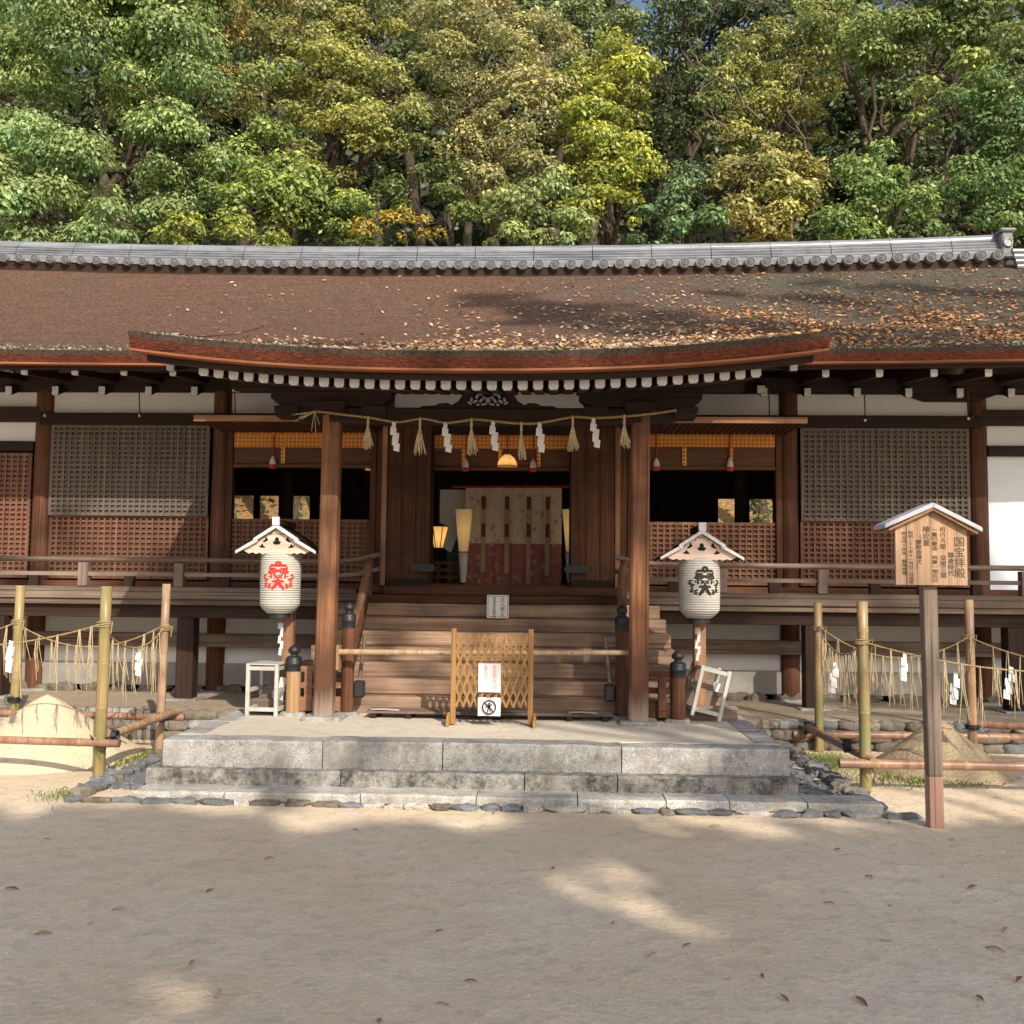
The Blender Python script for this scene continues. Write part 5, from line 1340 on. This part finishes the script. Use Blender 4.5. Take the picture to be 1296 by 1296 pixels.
# ------------------------------------------------------------------ signboard
ps = atz(1183, 1046, .0); Y = ps.y; tp = at(1175, 745, Y)
t = thing('signboard', (ps.x, Y, 0), 'weathered wooden notice board with gabled top and columns of black writing on tall post', 'signboard')
tanL = wood('sun bleached sign board', (.17, .10, .06), (.36, .24, .155), 'Z', vary=.02, blotch=(.22, .17, .135))
mb = MB(); mb.beam((ps.x, Y, .34), (tp.x, Y+.02, tp.z+.3), .094, .094, upv=(0, 1, 0)); mb.build('post', W['greyZ'], t, bevel=.006)
mb = MB(); mb.beam((ps.x+.003, Y, -.1), (ps.x, Y, .339), .094, .094, upv=(0, 1, 0)); mb.build('post_foot', wood('new reddish post foot', (.26, .145, .11), (.33, .21, .165), 'Z', vary=.02), t, bevel=.004)
a, b = at(1133, 740, Y-.06), at(1224, 744, Y-.06); zt2 = at(1180, 664, Y-.06).z; zm = at(1180, 645, Y-.06).z; cx = (a.x+b.x)/2; wd = b.x-a.x
mb = MB(); nb = 7
cuts = [a.x+wd*f for f in (0, .16, .31, .50, .73, .86, 1)]
for x0, x1 in zip(cuts[:-1], cuts[1:]): 
    f0 = 1-abs(x0-cx)/(wd/2); f1 = 1-abs(x1-cx)/(wd/2)
    mb.prism([(x0+.0012, a.z), (x1-.0012, a.z), (x1-.0012, zt2+(zm-zt2)*f1), ] + ([(cx, zm)] if x0 < cx < x1 else []) + [(x0+.0012, zt2+(zm-zt2)*f0)], Y-.075, Y-.049)
bd = mb.build('board', tanL, t)
for s in (-1, 1):
    mb = MB(); e = cx+s*(wd/2+.085); ez = zt2-.012+(.0 if s < 0 else -.02)
    mb.prism([(cx, zm+.045), (e, ez+.012), (e, ez-.02), (cx, zm+.010)], Y-.13, Y+.12); mb.build('roof_board', COPPER, t, bevel=.004)
    mb = MB(); mb.prism([(cx, zm+.008), (e-s*.03, ez-.021), (e-s*.03, ez-.036), (cx, zm-.01)], Y-.12, Y+.12); mb.build('roof_underboard', W['tanX'], t)
cols = [('国宝拝殿', 1214, 680, .071), ('鎌倉時代', 1203.5, 699, .041), ('桁行六間 梁間三間', 1193, 667, .039), ('一重切妻造 両妻一間庇付', 1182.5, 668, .0315), ('檜皮葺', 1172, 666, .047), ('（寝殿造様式）', 1162.5, 677, .034), ('昭和二十七年十一月廿二日指定', 1152.5, 672, .026), ('明治四十四年 解体修理', 1144, 673, .027)]
for body, px, py, pitch in cols:
    p = at(px, py, Y-.077); text_mesh('writing', column_text(body), INKW, t, p-Vector(t.location), pitch*1.0, 1.0, sx=1.35 if pitch < .036 else 1.1)

# ------------------------------------------------------------------ fallen leaves
rngL = np.random.default_rng(11)
def roof_leaves():
    n = 60000; x = rngL.uniform(-4.6, 7.4, n); y = rngL.uniform(7.95, 14.7, n)
    keep = []
    P, Nn = [], []
    for i in range(n):
        X, Yy = x[i], y[i]
        onp = abs(X) < PXW-.03 and Yy < Y2
        if not onp and Yy < 10.45: continue
        s = (Yy-10.4)/4.6
        d = max(0, min(1, (X+1.8)/7.5))**1.3*(.15+.85*max(0, 1-max(0, s)*1.25))
        if onp and Yy < 10.4: d = max(d, .50*min(1, max(0, (X+2.3)/1.6)))
        if X > 2.9 and s < .45: d = max(d, .95-.9*s)
        d *= .35+1.1*max(0, mn.noise((X*1.1, Yy*1.4, 2))+.35)
        if rngL.random() > d*.9 + .010: continue
        z = max(porch_z(X, Yy) if onp else -9, rz(X, Yy) if Yy > 10.38 else -9)
        P.append((X, Yy, z+.03))
    P = np.array(P); n = len(P)
    t = unit(np.stack([rngL.normal(size=n), rngL.normal(size=n)*.9, rngL.normal(size=n)*.25+.3], 1)); nm = unit(np.stack([rngL.normal(size=n)*.35, -.35+rngL.normal(size=n)*.35, np.ones(n)], 1)); t = unit(t-nm*(t*nm).sum(1)[:, None]); b = np.cross(nm, t)
    Ln = rngL.uniform(.035, .085, n); pal = np.array([(.36, .18, .10), (.50, .33, .20), (.60, .47, .33), (.68, .56, .42), (.28, .13, .08), (.50, .42, .35), (.58, .34, .14)])
    C = pal[rngL.integers(0, len(pal), n)]*rngL.uniform(.7, 1.25, n)[:, None]
    C = C*np.where((P[:, 0] > 2.4)[:, None], np.array([1.0, .74, .52]), np.array([1.0, .93, .85]))
    stuff(leaf_object('fallen_leaves', P, t, b, Ln, Ln*.5, C, DRYLEAF), 'dry brown leaves scattered over the bark roof', 'leaves')
roof_leaves()
def single_leaf(c, seedv):
    mb = MB(); L = .05; pts = []
    for i in range(6):
        u = i/5; w_ = .017*math.sin(math.pi*min(1, u*1.02))**.8; zc = .010*math.sin(u*3.0)+.003
        pts.append([(-L+2*L*u, -w_, zc+.008), (-L+2*L*u, 0, zc), (-L+2*L*u, w_, zc+.007)])
    mb.grid(pts, True); mb.tube([(-L-.02, 0, .004), (-L, 0, .004)], .0015, 4); return mb
gl = [(15, 1125), (55, 1181), (115, 1168), (283, 1062), (265, 1126), (243, 1219), (275, 1258), (556, 1177), (596, 1241), (776, 1169), (825, 1207), (870, 1193), (1050, 1143), (1127, 1143), (1121, 1190), (993, 1262), (1090, 1265), (1258, 1200), (1272, 1174), (965, 1232), (625, 1028), (1125, 1041), (1290, 985), (1150, 1000), (1262, 1010), (1243, 990), (1205, 1062), (1230, 1123), (1290, 1240), (340, 1085), (150, 1150), (700, 1100), (1060, 1075), (480, 1290), (560, 1270), (60, 1060), (1240, 1262), (1100, 1110), (905, 1045), (450, 1050)]
protos = {}
for i, (px, py) in enumerate(gl):
    k = i % 4
    p = atz(px, py, .008)
    if k not in protos:
        o = single_leaf(None, k).build('fallen_leaf', plain('fallen leaf', [(.26, .12, .06), (.40, .25, .14), (.48, .38, .28), (.33, .12, .05)][k], .7, .3, 30), None, local=True); protos[k] = o
    else: o = protos[k].copy(); col.objects.link(o)
    o.location = (p.x, p.y, gz(p.x, p.y)+.003); o.rotation_euler = (rnd.uniform(-.25, .25), rnd.uniform(-.2, .2), rnd.uniform(0, 6.28)); s = rnd.uniform(.35, .75); o.scale = (s, s, s)
    tag(o, 'small dry brown leaf lying on the sandy forecourt', 'leaf', 'fallen leaves on the forecourt')
# moss and small grass beside the platform
def tufts(name, cx, cy, rx, ry, n, hgt, cols_, label):
    P = np.stack([cx+rngL.normal(size=n)*rx*.5, cy+rngL.normal(size=n)*ry*.5, np.full(n, .0)], 1); L = hgt*rngL.uniform(.5, 1.3, n); P[:, 2] = L*.35+.012
    t = unit(np.stack([rngL.normal(size=n)*.6, rngL.normal(size=n)*.6, np.ones(n)], 1)); b = unit(np.cross(t, rngL.normal(size=(n, 3))))
    C = np.array(cols_)[rngL.integers(0, len(cols_), n)]*rngL.uniform(.7, 1.3, n)[:, None]
    stuff(leaf_object(name, P, t, b, L, L*.22, C, LEAF), label, 'moss')
MG = [(.10, .17, .02), (.17, .24, .03), (.22, .26, .05)]
p = atz(1050, 968, 0); tufts('moss', p.x+.02, p.y+.1, .35, .55, 5200, .022, MG, 'bright green moss right of the platform')
p = atz(1120, 990, 0); tufts('grass', p.x+.2, p.y, .6, .3, 500, .05, MG, 'sparse grass by the right bamboo fence')
p = atz(175, 962, 0); tufts('grass', p.x, p.y, .28, .5, 800, .045, MG, 'sparse green weeds left of the platform')
p = atz(85, 1008, 0); tufts('grass', p.x, p.y, .2, .25, 260, .04, MG, 'small weeds at the end of the left stone edging')

# ------------------------------------------------------------------ trees behind the hall
G_TAN = (.20, .21, .065)
def hb(px, Y): x = at(px, 300, Y).x; return (x, Y+.6, hz(x, Y+.6))
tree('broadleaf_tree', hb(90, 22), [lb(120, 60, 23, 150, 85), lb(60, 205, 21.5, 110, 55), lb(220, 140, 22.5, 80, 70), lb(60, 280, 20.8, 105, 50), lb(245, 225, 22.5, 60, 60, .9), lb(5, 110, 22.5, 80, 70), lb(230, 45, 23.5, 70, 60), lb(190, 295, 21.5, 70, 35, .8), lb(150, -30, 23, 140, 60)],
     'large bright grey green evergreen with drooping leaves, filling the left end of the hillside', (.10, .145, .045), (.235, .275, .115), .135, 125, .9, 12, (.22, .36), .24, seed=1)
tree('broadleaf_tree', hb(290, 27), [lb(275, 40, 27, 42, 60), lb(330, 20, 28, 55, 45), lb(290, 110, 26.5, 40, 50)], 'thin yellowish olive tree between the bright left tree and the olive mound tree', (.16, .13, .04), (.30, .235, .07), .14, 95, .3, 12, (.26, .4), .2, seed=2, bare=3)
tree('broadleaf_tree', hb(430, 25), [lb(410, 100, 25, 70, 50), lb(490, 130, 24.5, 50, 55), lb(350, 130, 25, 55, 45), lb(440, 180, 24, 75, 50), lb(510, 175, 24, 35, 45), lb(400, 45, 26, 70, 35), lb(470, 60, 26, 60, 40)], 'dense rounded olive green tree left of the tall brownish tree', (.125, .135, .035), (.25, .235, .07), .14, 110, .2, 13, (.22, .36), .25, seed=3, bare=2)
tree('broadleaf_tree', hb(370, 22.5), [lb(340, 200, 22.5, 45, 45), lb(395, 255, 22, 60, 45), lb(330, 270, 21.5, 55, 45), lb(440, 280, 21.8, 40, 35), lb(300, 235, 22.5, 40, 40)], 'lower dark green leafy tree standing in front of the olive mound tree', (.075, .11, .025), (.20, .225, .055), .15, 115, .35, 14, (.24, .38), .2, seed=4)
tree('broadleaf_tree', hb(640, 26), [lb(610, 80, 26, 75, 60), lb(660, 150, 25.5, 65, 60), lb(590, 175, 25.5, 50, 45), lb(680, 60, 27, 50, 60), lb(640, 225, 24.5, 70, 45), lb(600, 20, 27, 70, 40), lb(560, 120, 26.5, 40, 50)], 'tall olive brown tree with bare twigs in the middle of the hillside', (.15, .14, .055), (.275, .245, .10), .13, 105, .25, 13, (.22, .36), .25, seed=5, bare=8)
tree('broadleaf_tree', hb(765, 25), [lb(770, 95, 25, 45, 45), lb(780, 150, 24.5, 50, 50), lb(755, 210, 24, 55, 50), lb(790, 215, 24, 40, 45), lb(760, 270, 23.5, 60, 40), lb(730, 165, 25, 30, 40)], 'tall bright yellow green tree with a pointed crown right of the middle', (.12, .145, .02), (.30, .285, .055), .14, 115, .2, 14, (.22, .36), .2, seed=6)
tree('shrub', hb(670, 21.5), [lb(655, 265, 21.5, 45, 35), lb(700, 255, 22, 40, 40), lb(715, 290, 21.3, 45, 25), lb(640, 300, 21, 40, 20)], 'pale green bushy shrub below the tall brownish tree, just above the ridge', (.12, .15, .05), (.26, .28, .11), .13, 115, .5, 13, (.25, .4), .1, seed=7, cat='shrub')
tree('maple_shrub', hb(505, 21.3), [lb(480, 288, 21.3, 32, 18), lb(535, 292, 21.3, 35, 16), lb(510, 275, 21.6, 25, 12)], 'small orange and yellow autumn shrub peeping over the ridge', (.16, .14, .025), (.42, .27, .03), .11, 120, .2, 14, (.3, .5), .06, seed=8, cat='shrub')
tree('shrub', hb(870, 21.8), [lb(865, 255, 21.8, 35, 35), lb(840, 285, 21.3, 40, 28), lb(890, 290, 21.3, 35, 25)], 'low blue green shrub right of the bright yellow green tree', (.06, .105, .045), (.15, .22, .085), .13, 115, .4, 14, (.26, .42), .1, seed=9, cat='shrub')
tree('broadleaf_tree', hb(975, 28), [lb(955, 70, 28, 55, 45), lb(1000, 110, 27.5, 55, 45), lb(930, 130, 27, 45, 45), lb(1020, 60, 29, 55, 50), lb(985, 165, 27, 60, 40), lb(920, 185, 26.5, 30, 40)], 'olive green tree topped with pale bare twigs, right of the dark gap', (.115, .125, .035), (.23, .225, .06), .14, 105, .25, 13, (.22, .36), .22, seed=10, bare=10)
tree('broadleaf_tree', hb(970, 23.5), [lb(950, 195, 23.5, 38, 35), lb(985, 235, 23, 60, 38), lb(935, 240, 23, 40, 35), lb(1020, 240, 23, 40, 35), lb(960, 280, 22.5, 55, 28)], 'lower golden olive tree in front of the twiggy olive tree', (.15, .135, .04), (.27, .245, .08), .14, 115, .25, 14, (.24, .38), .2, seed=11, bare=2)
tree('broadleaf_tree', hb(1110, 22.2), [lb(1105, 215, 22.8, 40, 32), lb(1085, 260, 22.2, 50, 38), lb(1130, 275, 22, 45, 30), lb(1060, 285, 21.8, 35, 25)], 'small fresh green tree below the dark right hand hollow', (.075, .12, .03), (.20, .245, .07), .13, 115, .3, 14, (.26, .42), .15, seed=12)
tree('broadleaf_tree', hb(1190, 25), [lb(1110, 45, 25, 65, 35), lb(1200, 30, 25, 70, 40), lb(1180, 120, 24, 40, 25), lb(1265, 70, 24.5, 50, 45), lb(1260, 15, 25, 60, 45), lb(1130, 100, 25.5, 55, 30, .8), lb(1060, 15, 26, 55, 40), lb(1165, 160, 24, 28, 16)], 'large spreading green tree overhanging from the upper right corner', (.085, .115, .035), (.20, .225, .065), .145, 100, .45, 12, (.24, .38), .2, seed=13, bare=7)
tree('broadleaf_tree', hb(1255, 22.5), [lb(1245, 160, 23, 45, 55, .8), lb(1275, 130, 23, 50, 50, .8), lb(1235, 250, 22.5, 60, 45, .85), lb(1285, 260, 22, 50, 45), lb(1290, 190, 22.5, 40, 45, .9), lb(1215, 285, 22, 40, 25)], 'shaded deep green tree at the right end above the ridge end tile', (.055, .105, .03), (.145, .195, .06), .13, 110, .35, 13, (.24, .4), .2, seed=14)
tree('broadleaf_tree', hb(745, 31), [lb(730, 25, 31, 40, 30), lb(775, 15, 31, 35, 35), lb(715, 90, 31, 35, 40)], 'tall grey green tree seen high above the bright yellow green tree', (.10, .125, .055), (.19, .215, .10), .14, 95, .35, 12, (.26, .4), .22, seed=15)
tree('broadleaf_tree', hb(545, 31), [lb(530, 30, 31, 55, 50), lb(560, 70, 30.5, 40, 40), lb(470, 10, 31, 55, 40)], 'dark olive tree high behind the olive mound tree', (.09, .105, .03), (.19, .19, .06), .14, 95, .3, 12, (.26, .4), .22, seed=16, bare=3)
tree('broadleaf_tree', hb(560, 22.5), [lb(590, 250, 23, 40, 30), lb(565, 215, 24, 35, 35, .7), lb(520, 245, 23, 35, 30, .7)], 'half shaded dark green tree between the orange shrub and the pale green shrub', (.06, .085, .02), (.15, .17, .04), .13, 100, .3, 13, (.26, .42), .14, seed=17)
tree('shrub', hb(240, 21), [lb(250, 300, 21, 60, 20), lb(320, 300, 20.8, 50, 18)], 'yellow green bush just over the ridge below the bright left tree', (.11, .13, .02), (.25, .26, .05), .12, 115, .4, 14, (.3, .5), .06, seed=18, cat='shrub')
# darker trees standing further up the slope: same kind, individual places
far_lab = {0: 'tall dark shaded tree with bare trunk in the dim gap', }
rngF = np.random.default_rng(5)
FAR = [(840, 36, 'left side of the dark gap right of the middle'), (880, 34, 'right side of the dark gap right of the middle'), (860, 42, 'deepest in the dark gap right of the middle'), (1130, 34, 'in the dark hollow at the right'), (1190, 31, 'just right of the dark hollow'), (1060, 36, 'left of the dark hollow at the right'), (930, 40, 'behind the twiggy olive tree'), (700, 38, 'behind the tall brownish tree'), (590, 37, 'left of the tall brownish tree, far behind'), (480, 39, 'far behind the olive mound tree'), (380, 37, 'far behind the thin yellowish tree'), (290, 36, 'far behind the bright left tree'), (150, 34, 'behind the crown of the bright left tree'), (20, 33, 'behind the left edge of the bright left tree'), (1250, 35, 'high behind the upper right tree'), (1340, 33, 'off to the right of the ridge end'), (780, 41, 'behind the pointed yellow green tree'), (1000, 44, 'high behind the twiggy olive tree')]
far_meshes = []
for i, (px, Y, where) in enumerate(FAR):
    x = at(px, 300, Y).x; zb = hz(x, Y)
    if i < 4:
        hh = 12.5; q = .62 if i < 3 else 1; lobes = [((x+rnd.uniform(-1.3, 1.3), Y+rnd.uniform(-1, 1), zb+hh*f), (rnd.uniform(1.2, 1.9)*q, 1.4*q, rnd.uniform(1.0, 1.5)*q), 1) for f in (.42, .52, .62, .7, .78, .86, .95)]
        o = tree('shaded_tree', (x, Y, zb), lobes, 'x', (.035, .05, .018), (.075, .095, .03), .21, 28, .35, 11, (.3, .5), .24, group=None, seed=40+i); far_meshes.append(o)
    else:
        o = copy_tree(far_meshes[i % 4]); o.location = (x, Y, zb); o.rotation_euler = (0, 0, rnd.uniform(-.7, .7)); s = rnd.uniform(.9, 1.15); o.scale = (s, s, s)
    tag(o, 'tall dark shaded tree standing '+where, 'tree', 'dark trees up the slope')
# far-off wood closing the view up the hill
n = 26000; Px = rngF.uniform(-34, 36, n); gap_ = (Px > 4.5) & (Px < 11) & (rngF.random(n) < .8); Px[gap_] = rngF.uniform(-34, 0, gap_.sum()); Py = rngF.uniform(44, 62, n)
clump = np.array([mn.noise((a*.28, b*.28, 1)) for a, b in zip(Px, Py)])
gh = np.array([hz(a, b) for a, b in zip(Px, Py)]); Pz = gh + rngF.random(n)**.8*np.where((Px > 4) & (Px < 11.5), 2.5, 13+5*clump)
P = np.stack([Px, Py, Pz], 1); nm = unit(rngF.normal(size=(n, 3))+np.array([0, -.5, .5])); tt = unit(rngF.normal(size=(n, 3))); tt = unit(tt-nm*(tt*nm).sum(1)[:, None])
Lz = rngF.uniform(.45, .85, n); C = np.array([(.05, .07, .025)])*rngF.uniform(.5, 1.6, n)[:, None]
stuff(leaf_object('far_woodland', P, tt, np.cross(nm, tt), Lz, Lz*.6, C, LEAF), 'far off dark wood closing the hillside', 'woodland')
# dim undergrowth between the trunks
n = 24000; Px = rngF.uniform(-17, 19, n); Py = rngF.uniform(25.5, 36, n)
hh_ = np.array([3.2+4.5*max(0, .5+mn.noise((a*.45, b*.35, 8))) for a, b in zip(Px, Py)]); gh = np.array([hz(a, b) for a, b in zip(Px, Py)])
P = np.stack([Px, Py, gh+hh_*rngF.random(n)**.7], 1); nm = unit(rngF.normal(size=(n, 3))+np.array([0, -.5, .6])); tt = unit(rngF.normal(size=(n, 3))); tt = unit(tt-nm*(tt*nm).sum(1)[:, None])
Lz = rngF.uniform(.14, .34, n); C = np.array([(.05, .075, .022)])*rngF.uniform(.5, 1.7, n)[:, None]
stuff(leaf_object('undergrowth', P, tt, np.cross(nm, tt), Lz, Lz*.55, C, LEAF), 'dim leafy undergrowth between the trunks on the slope', 'undergrowth')
# garden shrub seen through the hall's rear openings
for px, py, Yq, lab in ((965, 645, 21.2, 'green shrub seen through the rear opening at the right'), (372, 640, 21.5, 'thin green shrub seen through the rear opening at the left')):
    c = at(px, py, Yq); tree('garden_shrub', (c.x, Yq, hz(c.x, Yq)), [((c.x, Yq, c.z+.1), (.45, .4, .5), 1)], lab, (.08, .11, .03), (.17, .2, .05), .09, 200 if px > 900 else 40, .3, 14, (.3, .5), .04, seed=60+px, cat='shrub')

# ------------------------------------------------------------------ unseen trees behind the camera, crowns shaped to cast the shade and dapples
def back_tree(x, y, lobes, label, seed, dens=24):
    tree('shade_tree', (x, y, 0), lobes, label, (.07, .10, .03), (.16, .18, .05), .40, dens, .3, 8, (.34, .5), .16, seed=seed)
def shade(X, Yt, Zt, yp, rx, rz_, ry=1.2):
    k = (Yt-yp)/sd.y; return ((X-sd.x*k, yp, Zt-sd.z*k), (rx, ry, rz_), 1)
rs = random.Random(3)
SH = []
LIT = [(1.6, 5.05, .34), (1.15, 4.95, .22), (.4, 5.9, .16), (3.2, 6.3, .25), (2.1, 6.4, .14), (-3.6, 6.9, .5)]
for X in [-3.9+.78*i for i in range(14)]:
    for Yt in (1.5, 2.1, 2.7, 3.3, 3.9, 4.5, 5.1, 5.7, 6.25):
        x, y = X+rs.uniform(-.25, .25), Yt+rs.uniform(-.2, .2)
        if abs(x-.4) > y*.62+.9: continue
        if any(math.hypot((x-a), (y-b)*1.0) < r+.22 for a, b, r in LIT): continue
        SH.append(shade(x, y+.45, 0, -10+rs.uniform(-1.5, 1.5),   (.66 if x < 2 else .95), .46, .5))
SH += [shade(x, y+.45, 0, -10, .6, .4, .4) for x, y in ((0, 4.4), (.3, 3.9), (1.5, 4.0), (1.9, 4.25), (-.5, 4.1), (.9, 4.15))]
SH.sort(key=lambda l: l[0][0])
k3 = len(SH)//3
back_tree(3, -10.5, SH[:k3], 'broad unseen tree, crown shaped to shade the forecourt, behind the photographer, the nearest', 70)
back_tree(7, -10.5, SH[k3:2*k3], 'broad unseen tree, crown shaped to shade the forecourt, behind the photographer, the middle one', 71)
back_tree(11.5, -10, SH[2*k3:], 'broad unseen tree, crown shaped to shade the forecourt, behind the photographer, farthest right', 72)
SH2 = [shade(x, y, z, -10, rx, rz_) for x, y, z, rx, rz_ in ((.9, 9.9, 1.0, .55, .28), (1.5, 9.7, .55, .5, .2), (1.25, 10.6, 1.35, .5, .2), (-.9, 10.9, 1.45, .9, .12), (-2.7, 12, 1.9, .5, .45), (-2.1, 12, 2.2, .5, .3), (2.4, 12, 1.9, .8, .6), (3.7, 12, 1.8, .35, .5), (-4.2, 12, 1.75, .25, .35), (-5.2, 12, 2.2, .5, .25), (5.0, 12, 1.6, .4, .4), (4.8, 9, .3, .5, .3), (-1.2, 7.8, .2, .4, .05), (2.0, 7.8, .2, .25, .08))]
back_tree(15, -10, SH2, 'tall unseen tree, crown shaped to dapple the stairs and facade, behind the photographer', 73, 14)
SH3 = []
for x0, y0, x1, y1, n, wy in ((-.5, 13.4, 3.0, 11.6, 16, .5), (.2, 12.2, 2.6, 11.4, 12, .6), (2.6, 12.0, 4.6, 11.2, 6, .15), (4.2, 14.1, 7.0, 13.3, 8, .15), (-.2, 9.4, 2.3, 8.4, 7, .25), (3.0, 13.6, 4.6, 13.0, 4, .12)):
    for i in range(n):
        f = rs.random(); x, y = x0+(x1-x0)*f, y0+(y1-y0)*f+rs.uniform(-wy, wy)
        SH3.append(shade(x, y, 3.9+.55*(y-10.4), -12, rs.uniform(.2, .5), rs.uniform(.07, .17), .3))
back_tree(19, -12, SH3, 'very tall unseen tree, thin crown shaped to shadow the roof, far behind the photographer', 74, 20)

# lichen and moss fringe along the eaves
def fringe(name, X, yf, zf, n, label):
    x = rngL.uniform(X[0], X[1], n); k = np.array([max(0, mn.noise((a*1.7, yf, 3))+.35) for a in x]); ok = rngL.random(n) < k*1.3; x = x[ok]; n = len(x)
    P = np.stack([x, yf+rngL.random(n)**2*.30, np.zeros(n)], 1); L = rngL.uniform(.02, .055, n)
    P[:, 2] = [zf(a, b)+.012 for a, b in zip(P[:, 0], P[:, 1])]
    tt = unit(np.stack([rngL.normal(size=n)*.8, -.3+rngL.normal(size=n)*.6, .5+rngL.normal(size=n)*.5], 1)); bb = unit(np.cross(tt, rngL.normal(size=(n, 3))))
    pal = np.array([(.30, .34, .24), (.40, .43, .33), (.18, .22, .10), (.24, .22, .13), (.50, .52, .44)]); C = pal[rngL.integers(0, 5, n)]*rngL.uniform(.6, 1.2, n)[:, None]
    stuff(leaf_object(name, P, tt, bb, L, L*.45, C, DRYLEAF), label, 'moss')
fringe('lichen', (-PXW+.05, PXW-.05), PE+.01, porch_z, 5200, 'pale lichen along the porch eave')
fringe('moss', (PXW+.1, 7.4), 10.39, rz, 4200, 'moss along the right eave'); fringe('lichen', (-7.4, -PXW-.1), 10.39, rz, 1600, 'lichen along the left eave')

# loose grit on the forecourt
mb = MB()
for i in range(2600):
    y = 2.6+5.2*rnd.random()**1.5; x = .64+rnd.uniform(-1, 1)*(y*.6+.3); r = rnd.uniform(.002, .005)
    if y > 7.2 and -2.5 < x < 3: continue
    rock(mb, (x, y, gz(x, y)+r*.3), (r*1.2, r, r*.7), i, 5, 3)
stuff(mb.build('gravel', SAND), 'loose grit scattered on the forecourt', 'gravel')
